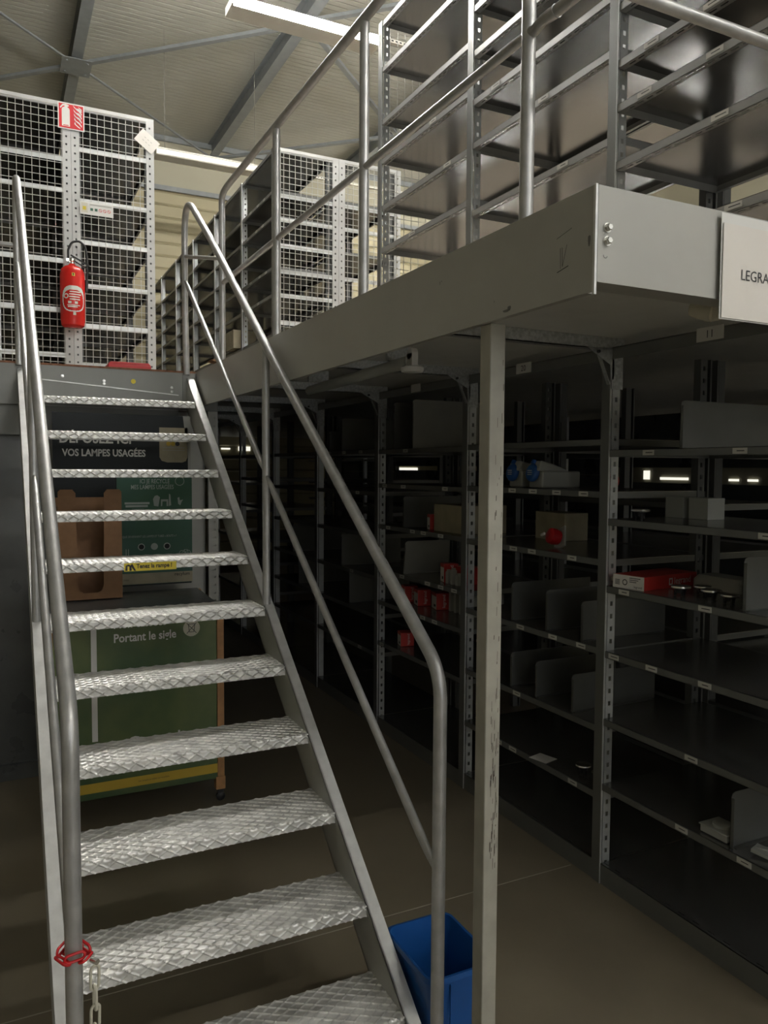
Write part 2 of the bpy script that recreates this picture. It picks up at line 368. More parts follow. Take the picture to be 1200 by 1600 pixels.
for z in (2.325, 2.300): bolt(1.145, YS-0.006, z, 0.007)
for (x, z) in ((0.34, 2.335), (0.565, 2.320), (0.565, 2.303), (0.955, 2.30), (0.955, 2.275)): bolt(x, YS, z, 0.006)
yp = MB(); yp.lathe((0.73, YS-0.001, 2.325), [(0.014, 0), (0.014, 0.002)], 14, R=Matrix.Rotation(pi/2, 3, 'X')); yp.build('yellow_paint_spot', M['yellow'], mz)
# pencil marks on the plates
pm = MB()
def stroke(m, pts, mp, w=0.0018, mi=0):
    for a, b in zip(pts[:-1], pts[1:]):
        ax, ay = a; bx_, by = b; L = math.hypot(bx_-ax, by-ay) or 1; nx, ny = -(by-ay)/L*w/2, (bx_-ax)/L*w/2
        m.flat([(ax+nx, ay+ny), (bx_+nx, by+ny), (bx_-nx, by-ny), (ax-nx, ay-ny)], mp, mi)
mk = lambda a, b: (1.1045, a, b)
stroke(pm, [(1.385, 2.322), (1.335, 2.333)], mk, .0012); stroke(pm, [(1.382, 2.249), (1.344, 2.256)], mk, .002)
stroke(pm, [(1.372, 2.300), (1.370, 2.255)], mk, .0014); stroke(pm, [(1.366, 2.300), (1.364, 2.258), (1.350, 2.302)], mk, .0014)
pm.build('marker_drawing', M['pencil'], mz)
fk = MB()
for (y, z, a, b) in ((1.887, 2.331, .0015, .006), (1.878, 2.334, .002, .002), (1.622, 2.231, .0012, .004), (1.570, 2.200, .014, .004), (1.558, 2.204, .007, .007), (1.279, 2.292, .004, .014)):
    fk.flat([(y+a*cos(t)*(1+.25*sin(3*t)), z+b*sin(t)*(1+.2*cos(2*t))) for t in [i*pi/5 for i in range(10)]], lambda p, q: (1.1042, p, q))
fk.build('dirt_mark', M['dirt'], mz)['kind'] = 'stuff'
jm = MB(); stroke(jm, [(1.127, 2.262), (1.129, 2.257), (1.134, 2.256), (1.138, 2.260)], lambda a, b: (a, 1.2612, b), .0018); jm.build('marker_tick', M['dirt'], mz)
p2 = MB(); mk2 = lambda a, b: (a, YS+0.0285, b)
for x in (0.42, 0.455, 0.47): stroke(p2, [(x, 2.03), (x, 2.075)], mk2)
stroke(p2, [(.40, 2.035), (.60, 2.028)], mk2); stroke(p2, [(.60, 2.04), (.66, 2.04), (.66, 2.02), (.78, 2.02), (.78, 2.035)], mk2); p2.build('pencil_marks', M['pencil'], mz)
# galvanised joists across, over every upright of the racks below
YP = [1.43, 2.58, 3.70, 4.83, 5.97, 7.09, 8.21, 9.33, 10.45, 11.57, 12.7]
for y in YP[1:8]:
    m = MB(); m.box(1.17, 2.40, y-0.035, y-0.031, 2.325, 2.375); m.box(1.17, 2.40, y-0.035, y+0.01, 2.325, 2.329)
    m.build('joist', M['galva'], mz)
# the steel column under the side beam
cl = MB(); cl.box(1.118, 1.164, 1.655, 1.703, 0.0, 2.187)
cobj = cl.build('column', [M['column']], mz, bevel=0.003)
sc = MB(); rnd = random.Random(3)
for k in range(90):
    z = rnd.choice([rnd.uniform(1.2, 2.1), rnd.uniform(.8, 1.25), rnd.uniform(.75, 1.15)]); x = 1.141+rnd.uniform(-.007, .017); L = rnd.uniform(.004, .035); w_ = rnd.uniform(.0007, .0022)
    sc.flat([(x, z), (x+w_, z+L*.1), (x+w_*1.2, z+L), (x+w_*.1, z+L*.9)], lambda a, b: (a, 1.6545, b))
sc.build('chipped_paint', M['scuff'], mz)['kind'] = 'stuff'
# landing support with a slotted face, and pale backing plate beside the cart
def perf(m, mp, w, L, pitch, hw, hl, off=0.5, t=None, mi=0, z0=0.0, pos=0.5):
    # mp(a, z) -> (p_front, p_back); a in 0..w along the face, z along the length
    def bx_(a0, a1, zz0, zz1):
        f = [mp(a0, zz0), mp(a1, zz0), mp(a1, zz1), mp(a0, zz1)]
        vs = [p[0] for p in f]+[p[1] for p in f]
        m.add(vs, [(0,1,2,3),(7,6,5,4),(0,4,5,1),(1,5,6,2),(2,6,7,3),(3,7,4,0)], mi)
    c = w*pos; bx_(0, c-hw/2, 0, L); bx_(c+hw/2, w, 0, L)
    z = z0; zs = 0
    n = int((L-z0)/pitch)
    for i in range(n):
        h0 = z0+(i+off)*pitch-hl/2; bx_(c-hw/2, c+hw/2, zs, h0); zs = h0+hl
    bx_(c-hw/2, c+hw/2, zs, L)
m = MB(); perf(m, lambda a, z: ((1.178+a, 4.855, z), (1.178+a, 4.858, z)), 0.062, 2.165, 0.05, 0.014, 0.012, pos=.6)
m.box(1.178, 1.24, 4.875, 4.878, 0, 2.165); m.box(1.178, 1.181, 4.858, 4.875, 0, 2.165); m.box(1.237, 1.24, 4.858, 4.875, 0, 2.165)
m.build('slotted_post', M['panel'], mz)

# ---------------------------------------------------------------- guardrail on the mezzanine
GX = 1.122; TR = 0.0168
gr = thing('guardrail', 'steel tube guardrail along the edge of the mezzanine', 'railing', (GX, 1.5, DECK))
for y in (1.522, 2.430, 3.348):
    MB().tube([(GX, y, DECK-0.0), (GX, y, 3.30)], TR, 18).build('rail_post', M['tube'], gr)
MB().tube(fillet([(GX, 4.28, DECK-0.02), (GX, 4.28, 3.305), (GX, 4.17, 3.315), (GX, 1.296, 3.315), (2.28, 1.296, 3.315)], {1: .10, 2: .02, 3: .05}, 10), TR, 18).build('top_rail', M['tube'], gr)
mr = MB(); MR = 2.828; rr = 0.0125
for a, b in ((4.28, 3.348), (3.348, 2.43), (2.43, 1.522)):
    ys = [a-TR*.8, a-.05, a-.07, b+.07, b+.05, b+TR*.8]
    mr.tube([(GX, y, MR) for y in ys], rr, 14, rs=[rr*.8, rr*.95, rr, rr, rr*.95, rr*.8])
mr.tube([(GX, 1.522, MR), (GX, 1.50, MR-.004), (GX, 1.47, MR+.004), (GX, 1.44, MR+0.002), (GX, 1.425, MR+.0), (GX, 1.420, MR)], rr, 14, rs=[.014, .013, .0125, .014, .0135, .0155])
mr.tube(fillet([(GX, 1.424, MR), (GX, 1.30, MR), (2.28, 1.296, MR)], .03), .0135, 14)
mr.build('mid_rail', M['tube'], gr)
MB().tube([(2.27, 1.296, DECK), (2.27, 1.296, 3.31)], TR, 14).build('rail_post', M['tube'], gr)

# ================================================================= STAIRCASE
st = thing('staircase', 'open steel staircase with diamond plate treads climbing to the mezzanine', 'staircase', (0.6, 1.9, 0))
Y0, G, RS = 1.948, 0.26695, 0.20
SL = RS/G; ANG = math.atan(SL)
def ztop(y): return 0.2+(y-Y0)*SL
def stringer(xw, xf):
    # xw: web side x, xf: outer flange x
    m = MB(); t = 0.006; s = 1 if xf > xw else -1; D = 0.20
    yb = Y0 - 0.2/SL; ye = YS-0.001
    web = [(yb, 0), (yb+D/SL*0+0.26, 0), (ye, ztop(ye)-D), (ye, ztop(ye)), ]
    m.prism(web, lambda a, b: (xw, a, b), lambda a, b: (xw+s*t, a, b))
    fl = [(yb, 0.0), (ye, ztop(ye)), (ye, ztop(ye)-t/cos(ANG)), (yb+.01, 0.0)]
    m.prism(fl, lambda a, b: (xw, a, b), lambda a, b: (xf, a, b), 1)
    fl2 = [(yb+0.262, 0.0), (ye, ztop(ye)-D), (ye, ztop(ye)-D+t/cos(ANG)), (yb+.252, 0.0)]
    m.prism(fl2, lambda a, b: (xw, a, b), lambda a, b: (xf, a, b), 0)
    m.build('stringer', [M['beam'], M['flange']], st)
stringer(1.045, 1.088); stringer(0.148, 0.106)
# tread: height field wrapped over the nosing
TW = 1.044-0.149; TD = 0.232; TH = 0.036; NR = 0.007
def tread_mesh():
    m = MB(); nu = 300; vs = []; fs = []
    prof = []   # (s, y, z, ny, nz); local y from nosing backwards, z from top
    s = 0; N1 = 84
    for i in range(N1+1):
        y = TD-(TD-NR)*i/N1; prof.append((TD-y, y, 0, 0, 1))
    s0 = TD-NR
    for i in range(1, 5):
        a = i/4*pi/2; prof.append((s0+NR*a, NR-NR*sin(a), -NR+NR*cos(a), -sin(a), cos(a)))
    s1 = s0+NR*pi/2
    for i in range(1, 14):
        z = -NR-(TH-NR)*i/13; prof.append((s1-NR-z, 0, z, -1, 0))
    P, Q = 0.052, 0.034
    def hgt(u, s):
        def ridge(t):
            d_ = abs((t % 1.0)-0.5)*2     # 1 at ridge centre when t integer
            return max(0, (d_-0.80)/0.20)
        a = ridge(u/P+s/Q); b = ridge(u/P-s/Q)
        # each rib fades out at one end so that ribs alternate
        return 0.0034*min(1, max(a, b)*1.3)
    K = len(prof)
    for i in range(nu+1):
        u = TW*i/nu
        for (s, y, z, ny, nz) in prof:
            h = hgt(u, s); vs.append((u, y+ny*h, z+nz*h))
    for i in range(nu):
        for k in range(K-1): fs.append((i*K+k, i*K+k+1, (i+1)*K+k+1, (i+1)*K+k))
    m.add(vs, fs)
    # underside, back and end caps
    b = 0.004
    m.box(0, TW, 0.006, TD-0.001, -0.0055, -0.0035); m.box(0, TW, 0.003, 0.006, -TH, -0.004); m.box(0, TW, TD-0.004, TD-0.001, -TH, -0.003); m.box(0, TW, 0.003, 0.02, -TH, -TH+.003)
    return m
proto = None
for k in range(11):
    x, y, z = 0.1495, Y0+k*G, 0.2+k*RS
    if proto is None:
        proto = tread_mesh().build('tread', M['tread'])
        proto.parent = st; proto.location = (x-0.6, y-1.9, z); tp = proto
    else:
        tp = proto.copy(); COL.objects.link(tp); tp.parent = st; tp.location = (x-0.6, y-1.9, z)
    if k == 6:
        n_ = MB(); yy = Y0+6*G-0.0035; zt = 1.4
        n_.box(0.487, 0.713, yy, yy+.002, zt-0.042, zt-0.006)
        mp = lambda a, b: (0.487+a, yy-0.0006, zt-0.042+b)
        n_.text('Tenez la rampe !', 0.0265, lambda a, b: mp(a+.052, b+.0125), 1, bold=.03, stretch=.86)
        n_.flat([(.004, .003), (.014, .003), (.014, .022), (.022, .022), (.022, .003), (.032, .003), (.03, .024), (.018, .031), (.006, .026)], mp, 1)
        n_.flat([(.026, .026), (.034, .034), (.05, .002), (.042, .002)], mp, 1)
        o = n_.build('safety_sticker', [M['yellow'], M['ink']], tp, loc=(x, y, z), label='yellow handrail reminder sticker')
# handrails
HR = 0.0188
def rail_path(xf):
    pts = [(1.81, 0.0), (1.81, 1.20), (1.90, 1.335), (2.15, 1.507), (2.68, 1.880), (3.355, 2.386), (4.097, 2.939), (4.535, 3.285), (4.66, 3.375), (4.79, 3.405), (4.87, 3.33), (4.872, 3.22), (YS+0.005, 2.50), (YS-0.012, 2.375)]
    # straight sections kept straight, knees rounded
    P = [(xf(y), y, z) for y, z in [(1.81, 0.0), (1.81, 1.262), (2.15, 1.507), (3.355, 2.386), (4.25, 3.055), (4.855, 3.475), (4.86, 2.80), (4.828, 2.38)]]
    return fillet(P, {1: .16, 2: .3, 3: 2, 4: 2, 5: .15, 6: .3}, 12)
xr = lambda y: 1.0927-0.0103*y
xl = lambda y: 0.130-0.0045*(y-1.8)
def handrail(xf, side):
    MB().tube(rail_path(xf), HR, 20).build('handrail', M['tube'], st)
    MB().tube([(xf(3.30), 3.305, ztop(3.305)-.005), (xf(3.3), 3.31, 2.352)], 0.0172, 16).build('rail_post', M['tube'], st)
    def seg(ya, za, yb_, zb):
        n = 6; pts = []; rs = []
        for t, r in ((0, .007), (.03, .0115), (.06, .0135), (.94, .0135), (.97, .0115), (1, .007)):
            pts.append((xf(ya+(yb_-ya)*t), ya+(yb_-ya)*t, za+(zb-za)*t)); rs.append(r)
        return pts, rs
    m = MB()
    for a in ((1.826, .700, 3.292, 1.778), (3.322, 1.80, 4.835, 2.945)):
        p, r = seg(*a); m.tube(p, .0135, 14, rs=r)
    m.build('mid_rail', M['tube'], st)
handrail(xr, 1); handrail(xl, -1)
m = MB(); rq = random.Random(5)
for k in range(110):
    yy = rq.triangular(2.02, 2.75, 2.22) if k < 95 else rq.uniform(1.9, 3.3); t_ = (yy-2.15)/(3.355-2.15); zz = 1.507+t_*(2.386-1.507)
    if yy < 2.15: continue
    a_ = rq.gauss(.9, .22); d_ = Vector((-.0103, 1, .7295)).normalized(); n1 = Vector((1, 0, 0)); n2 = n1.cross(d_).normalized()
    if n2.z < 0: n2 = -n2
    cc = Vector((xr(yy), yy, zz)); L_ = rq.uniform(.002, .014); w_ = rq.uniform(.03, .09); vs = []
    for (s1, s2) in ((-1, -1), (1, -.6), (1.2, .5), (-.8, 1)):
        aa = a_+s2*w_; vs.append(cc+d_*L_*s1+(n1*cos(aa)+n2*sin(aa))*(HR+.0004))
    m.add(vs, [(0, 1, 2, 3)])
m.build('worn_patch', M['scuff'], st)['kind'] = 'stuff'
cb = MB(); cb.tube([(1.045, 4.862, 3.10), (1.05, 4.80, 3.085), (1.112, 4.30, 2.965)], .011, 12); cb.build('link_bar', M['tube'], st)
cb = MB(); cb.tube([(0.10, 4.865, 3.045), (-0.9, 4.865, 3.05)], .014, 12); cb.build('link_bar', M['tube'], st)

# ---------------------------------------------------------------- chain on the left newel
ch = thing('plastic_chain', 'red and white plastic barrier chain hooked on the left handrail foot', 'chain', (0.15, 1.80, 0.72))
def link(m, c, L, wd, r, ax, wx, mi=0):
    c = Vector(c); ax = Vector(ax).normalized(); wx = Vector(wx).normalized(); pts = []
    h = L/2-wd/2
    for i in range(9): a = pi*i/8; pts.append(c+ax*(h+wd/2*sin(a))+wx*(wd/2*cos(a)))
    for i in range(9): a = pi+pi*i/8; pts.append(c+ax*(-h+wd/2*sin(a))+wx*(wd/2*cos(a)))
    m.tube(pts, r, 8, mi, closed=True)
m = MB()
ring = [(xl(1.81)+0.027*cos(a), 1.81+0.027*sin(a)) for a in [radians(t) for t in range(0, 360, 60)]]
cx, cy = xl(1.81), 1.81
for i, a in enumerate([270, 330, 30, 90, 150, 210]):
    a = radians(a); c = (cx+0.0275*cos(a), cy+0.0275*sin(a), 0.732+0.006*(-1)**i - 0.12*(0.0275*cos(a)))
    tx = (-sin(a), cos(a), 0.1*(-1)**i)
    link(m, c, 0.042, 0.017, 0.0032, tx, (0, 0, 1) if i % 2 == 0 else (cos(a), sin(a), .4))
m.build('red_link', M['red'], ch, label='red plastic links around the tube')
MB().tube([(cx+.035, cy-.024, .722), (cx+.046, cy-.04, .722)], .0062, 14).build('bolt', M['chrome'], ch)
z = 0.672
for i in range(7):
    m = MB(); link(m, (0.172, 1.795, z), 0.056, 0.019, 0.0034, (0.02*(-1)**i, 0, 1), (1, .3, 0) if i % 2 == 0 else (.2, -1, 0)); m.build('chain_link', M['cream'], ch); z -= 0.0455

# ================================================================= SHELVING
def post(m, x, y, z0, z1, face=-1, slots=True):
    """cold rolled upright: front flange, web and a slotted return"""
    s = -face
    m.box(x, x+s*0.003, y-0.025, y+0.025, z0, z1, 1)  # flange in the darker shelf colour, its shade put into the paint
    m.box(x+s*0.003, x+s*0.022, y-0.003, y+0.0, z0, z1, 1)
    m.box(x, x+s*0.009, y-0.028, y-0.025, z0, z1)
    L = z1-z0
    if slots:
        perf(m, lambda a, z: ((x+s*(0.020+a), y-0.020, z0+z), (x+s*(0.020+a), y-0.018, z0+z)), 0.042, L, 0.055, 0.014, 0.020, mi=0)
    else: m.box(x+s*0.020, x+s*0.062, y-0.020, y-0.018, z0, z1)
    m.box(x+s*0.060, x+s*0.062, y-0.018, y+0.02, z0, z1)
def shelfm(x0, x1, y0, y1, z, lip=0.03, notch=False, face=-1):
    m = MB(); fx, bx2 = (x0, x1) if face < 0 else (x1, x0); s = -face
    m.box(x0, x1, y0, y1, z-0.002, z, 1)
    m.box(fx, fx+s*0.002, y0, y1, z-lip, z); m.box(bx2, bx2-s*0.002, y0, y1, z-lip, z)
    m.box(x0, x1, y0, y0+0.002, z-lip, z-.002); m.box(x0, x1, y1-0.002, y1, z-lip, z-.002)
    # folded returns
    if notch:
        L = y1-y0; a0 = 0.018
        perf(m, lambda a, t: ((fx+s*a, y0+t, z-lip), (fx+s*a, y0+t, z-lip+0.0015)), 0.034, L, 0.05, 0.009, 0.036, mi=0)
        m.box(fx+s*0.032, fx+s*0.034, y0, y1, z-lip, z-lip+.008)
        m.box(bx2-s*0.02, bx2, y0, y1, z-lip, z-lip+.0015)
    else:
        m.box(fx, fx+s*0.016, y0, y1, z-lip, z-lip+.0015); m.box(bx2-s*0.016, bx2, y0, y1, z-lip, z-lip+.0015)
    return m
def labelm(x, y, z, w=0.06, h=0.021, face=-1):
    m = MB(); s = face
    m.box(x+s*0.0005, x+s*0.002, y-w/2, y+w/2, z-h, z, 0)
    r = random.Random(int(y*1000)+int(z*1000)); w2 = w*r.uniform(.3, .45)
    m.box(x+s*0.002, x+s*0.0022, y-w2*.9, y+w2*.6, z-h*.57, z-h*.41, 1)
    return m
def rack(label, x0, x1, y0, y1, z0, z1, shelves, group, face=-1, endpost=False, notch=False, lip=0.03, labels={}, slots=True, plinth=False, top=True, name='shelving_unit', firstpost=True, dark=True):
    r = thing(name, label, 'shelving', ((x0+x1)/2, (y0+y1)/2, z0), group)
    for yy in ([y0] if firstpost else [])+([y1] if endpost else []):
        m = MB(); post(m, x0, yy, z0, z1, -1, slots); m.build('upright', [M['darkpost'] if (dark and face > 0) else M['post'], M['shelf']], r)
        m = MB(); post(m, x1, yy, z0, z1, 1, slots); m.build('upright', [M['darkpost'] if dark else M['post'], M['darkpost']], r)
    for z in shelves:
        lp = lip
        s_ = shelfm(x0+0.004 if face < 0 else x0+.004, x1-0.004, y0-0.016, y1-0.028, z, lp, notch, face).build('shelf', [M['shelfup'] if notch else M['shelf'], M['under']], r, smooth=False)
        for yl in labels.get(z, []):
            fx = (x0+0.004) if face < 0 else (x1-0.004)
            labelm(fx, yl, z-.004, w=0.075 if notch else .06, face=face).build('shelf_label', [M['label'], M['ink']], s_, loc=s_['_w'])
    if plinth:
        s_ = MB(); s_.box(x0+.004, x1-.004, y0-.016, y1-.028, 0.088, 0.09, 1); s_.box(x0+.004, x0+.007, y0-.016, y1-.028, 0.0, 0.09)
        for k in range(16):
            yy = y0+0.04+k*(y1-y0-.1)/15; s_.box(x0+.02, x0+.024, yy, yy+.03, .09, .0906, 2)
        s_.build('base_shelf', [M['shelf'], M['under'], M['slot']], r, smooth=False)
    return r
RX0, RX1 = 2.335, 2.94
B1, B2, B3, B4 = [1.903, 1.61, 1.32, 1.035, .737, .448], [1.952, 1.725, 1.43, 1.04, .695, .397], [1.945, 1.715, 1.435, 1.13, .91, .625], [1.949, 1.655, 1.36, 1.07, .80, .53]
L1 = {1.903: [2.33, 1.9], 1.61: [1.785], 1.32: [2.447, 2.03], 1.035: [2.499, 2.285, 2.021], 0.737: [2.074], 0.448: [2.11, 1.828]}
L2 = {1.725: [3.249, 3.079, 2.899, 2.712], 1.43: [3.232, 3.079, 2.781], 1.04: [3.163, 2.908, 2.708], 0.695: [3.184], 0.397: [3.339, 3.211, 2.746]}
L3 = {1.945: [4.411], 1.715: [4.707, 4.437, 3.914], 1.435: [4.649, 4.307, 4.167, 3.959], 1.13: [4.446, 4.111, 3.951, 3.8], 0.91: [4.167, 4.019], 0.625: [4.737]}
L4 = {1.949: [5.1, 5.4, 5.7], 1.655: [5.15], 1.07: [5.25], .53: [5.1, 5.5]}
gl = 'shelving units under the mezzanine'
ZT = 2.325
names = ['nearest dark shelving unit at the right edge, holding the long red and white carton',
         'dark shelving unit right of the cream column, with blue sockets on its second shelf',
         'dark shelving unit left of the cream column, with small red and white cartons',
         'dark shelving unit with lone dividers, third left of the cream column, behind the handrail',
         'dark shelving unit behind the straight handrail post under the mezzanine',
         'dark far shelving unit under the mezzanine, between stairs and handrail post',
         'farthest dark shelving unit seen under the mezzanine beside the stairs']
for i, (sh, lb) in enumerate(((B1, L1), (B2, L2), (B3, L3), (B4, L4), (B4, {}), (B3, {}), (B4, {}))):
    rack(names[i], RX0, RX1, YP[i], YP[i+1], 0, ZT, sh, gl, labels=lb, plinth=True, slots=i < 4, endpost=(i == 6), lip=0.03)
# second row, back to back
nb = ['dark back row shelving unit behind the nearest unit', 'dark back row shelving unit behind the unit with blue sockets', 'dark back row shelving unit behind the small red cartons', 'dark back row shelving unit behind the lone dividers', 'dark back row shelving unit, farthest one']
for i, sh in enumerate(([1.903, 1.56, 1.32, 1.0, .737, .448], [1.952, 1.66, 1.43, 1.04, .695, .397], [1.945, 1.66, 1.40, 1.13, .91, .625], B4, B3)):
    rack(nb[i], 2.975, 3.56, YP[i], YP[i+1], 0, ZT, sh, 'back row of shelving under the mezzanine', face=1, slots=False, plinth=False, endpost=(i == 4))
pr = ['dark rack far back under the mezzanine, behind the nearest units', 'dark rack far back under the mezzanine, behind the column', 'dark rack far back under the mezzanine, behind the red cartons', 'dark rack far back under the mezzanine, behind the handrail', 'dark rack farthest back under the mezzanine']
for i in range(5):  # racks and dark sheets added to block the bright far wall
    y0, y1 = 1.4+i*2.3, 1.4+(i+1)*2.3
    r_ = rack(pr[i], 4.9, 5.5, y0, y1, 0, ZT, [.5, .9, 1.3, 1.58, 1.95], 'far racks under the mezzanine', slots=False)
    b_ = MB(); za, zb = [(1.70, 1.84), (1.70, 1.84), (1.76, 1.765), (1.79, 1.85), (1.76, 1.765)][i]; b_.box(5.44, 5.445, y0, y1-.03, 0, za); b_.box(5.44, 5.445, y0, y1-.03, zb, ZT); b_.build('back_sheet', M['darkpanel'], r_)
# top frames with number plates: bolt brackets where uprights meet the joists
for i, y in enumerate(YP[1:8]):
    m = MB(); m.prism([(2.20, 2.325), (2.345, 2.325), (2.345, 2.20), (2.330, 2.20), (2.325, 2.262)], lambda a, b: (a, y-0.037, b), lambda a, b: (a, y-0.034, b))
    m.box(2.335, 2.395, y-0.037, y-0.034, 2.16, 2.325)
    m.beam((2.265, y-.02, 2.325), (2.332, y-.02, 2.18), .02, .003)
    m.lathe((2.255, y-.037, 2.312), [(.007, 0), (.007, .01)], 8, 1, R=Matrix.Rotation(pi/2, 3, 'X'))
    m.build('corner_bracket', [M['galva'], M['black']], mz)
for i in range(7):
    m = MB(); m.box(2.336, 2.340, YP[i]+.03, YP[i+1]-.03, 2.285, 2.335); m.box(2.336, 2.37, YP[i]+.03, YP[i+1]-.03, 2.332, 2.335)
    b_ = m.build('top_runner', M['shelf'], mz)
    num = {0: ('11', 2.04), 1: ('20', 3.163), 2: ('', 4.27)}.get(i)
    if num:
        p = MB(); yy = num[1]; p.box(2.332, 2.3355, yy-.06, yy+.06, 2.292, 2.342)
        if num[0]: p.text(num[0], .04, lambda a, b: (2.3315, yy-a, 2.303+b), 1, align='CENTER')
        p.build('number_plate', [M['white'], M['ink']], b_, loc=mz['_w'])

# upper racks on the mezzanine
YU = [1.43, 2.58, 3.69, 4.81]
U1 = [4.50, 4.30, 4.05, 3.745, 3.516, 3.337, 3.103, 2.764]
U2 = [4.70, 4.50, 4.302, 4.066, 3.81, 3.581, 3.222, 2.80]
U3 = [4.775, 4.478, 4.138, 3.882, 3.574, 3.295, 2.90]
UL1 = {3.516: [2.37, 2.08], 3.337: [2.4, 2.06], 3.103: [2.03], 2.764: [1.96]}
UL2 = {3.581: [3.05], 3.222: [2.9], 3.81: [3.45]}
UL3 = {3.574: [3.93], 3.295: [4.35], 3.882: [4.1]}
un = ['upper rack above the white paper sign, at the top right', 'upper rack in the middle above the side beam', 'upper rack at its left end beside the caged racks']
for i, (sh, lb) in enumerate(((U1, UL1), (U2, UL2), (U3, UL3))):
    rack(un[i], RX0, RX1, YU[i], YU[i+1], DECK, 4.78, sh, 'racks standing on the mezzanine', labels=lb, notch=True, lip=0.034, endpost=(i == 2))
ub = ['upper back row rack behind the top right rack', 'upper back row rack behind the middle rack']
for i, sh in enumerate(([4.5, 4.05, 3.60, 2.90], [4.5, 4.1, 3.6, 3.0])):
    rack(ub[i], 2.975, 3.56, YU[i]-(.9 if i == 0 else 0)*0, YU[i+1], DECK, 4.78, sh, 'back row of racks on the mezzanine', face=1, notch=True, lip=0.034, slots=False)
# wire mesh end panel
def wiregrid(m, x0, x1, z0, z1, y, px, pz, r=0.0016, mi=0):
    x = x0+px*.5
    while x < x1: m.box(x-r, x+r, y-r, y+r, z0, z1, mi); x += px
    z = z0+pz*.5
    while z < z1: m.box(x0, x1, y-3*r, y-r, z-r, z+r, mi); z += pz
m = MB(); wiregrid(m, 2.40, 2.90, 2.42, 4.77, 4.845, .057, .057)
tag(m.build('mesh_end_panel', M['mesh'], loc=(2.65, 4.845, DECK)), 'wire mesh panel closing the left end of the upper rack', 'mesh panel')

# caged racks further back on the mezzanine
def cage_end(label, x0, xm, x1, y, shL, shR, group, zt=4.78):
    r = thing('caged_rack_end', label, 'mesh cage', ((x0+x1)/2, y, DECK), group)
    def cpost(a, b, nm='corner_post'):
        m = MB(); w = b-a
        perf(m, lambda q, z: ((a+q, y-.003, DECK+z), (a+q, y, DECK+z)), w, zt-DECK, 0.063, .014, .016, pos=.45)
        m.box(a, a+.003, y, y+.03, DECK, zt); m.box(b-.003, b, y, y+.03, DECK, zt)
        m.build(nm, M['meshpost'], r)
    cpost(x1-.065, x1); cpost(xm-.064, xm-.001); cpost(xm+.001, xm+.064); cpost(x0, x0+.065)
    for (a, b, sh) in ((x0+.065, xm-.064, shL), (xm+.064, x1-.065, shR)):
        m = MB(); wiregrid(m, a, b, DECK+.02, zt-.03, y-.006, .0565, .0575, .0022); m.build('wire_mesh', M['mesh'], r, smooth=False)
        m = MB(); m.box(a, b, y-.004, y+.0, zt-.045, zt); m.build('top_rail', M['meshpost'], r)
        for z in sh:
            m = MB(); m.box(a, b, y+.004, y+.007, z-.042, z-.004); m.build('cross_rail', M['post'], r)
    return r
cage_end('caged rack end on the landing, carrying the fire extinguisher', 0.0-.03, .585, 1.248, 7.0, [4.35, 4.10, 3.53, 3.13, 2.76], [4.45, 4.036, 3.70, 3.344, 3.015, 2.69], 'caged rack ends')
cage_end('caged rack end beyond the guardrail, right of the long rack row', 2.338, 2.99, 3.66, 7.05, [4.37, 4.15, 3.91, 3.675, 3.453, 3.2, 2.9], [4.37, 4.15, 3.675, 3.1], 'caged rack ends')
# racks behind the cages
YC = [7.09+1.0*0, 8.13, 9.27, 10.4, 11.5, 12.6, 13.6]
shf = [4.77, 4.40, 4.165, 3.92, 3.70, 3.45, 3.08, 2.75]
ordn = ['nearest the cage', 'second from the cage', 'third from the cage', 'fourth from the cage', 'fifth from the cage', 'farthest from the cage']
for i in range(6):
    rack('dark rack of the long row beyond the guardrail, '+ordn[i], 2.335, 2.93, YC[i], YC[i+1], DECK, 4.78, shf, 'long rack row on the mezzanine', slots=(i < 2), endpost=(i == 5),
         labels={4.40: [7.35, 7.55, 7.8], 4.165: [7.4, 7.6, 7.9], 3.70: [7.3, 7.5, 7.8], 3.45: [7.55], 4.77: [8.0]} if i == 0 else {})
for i in range(4):
    rack('dark back row rack behind the long row, '+ordn[i], 2.97, 3.6, YC[i], YC[i+1], DECK, 4.78, [4.4, 3.92, 3.45, 3.0], 'back row behind the long rack row', slots=False, face=1)
for i in range(4):
    y0 = 7.04+i*1.14
    rack('dark rack inside the left cage, right aisle side, '+ordn[i], .60, 1.235, y0, y0+1.14, DECK, 4.78, [4.77, 4.45, 4.036, 3.70, 3.344, 3.015, 2.69], 'racks behind the left cage', slots=False, face=1, endpost=(i == 3))
    rack('dark rack inside the left cage, left aisle side, '+ordn[i], -.02, .57, y0, y0+1.14, DECK, 4.78, [4.77, 4.35, 4.10, 3.53, 3.13, 2.76], 'racks behind the left cage', slots=False, endpost=(i == 3))
bp = MB(); bp.box(.583, .587, 7.06, 11.5, DECK+.03, 4.76)
tag(bp.build('rack_back_panel', M['darkpanel'], loc=(.585, 7.06, DECK)), 'dark sheet dividing the racks inside the left cage', 'panel')

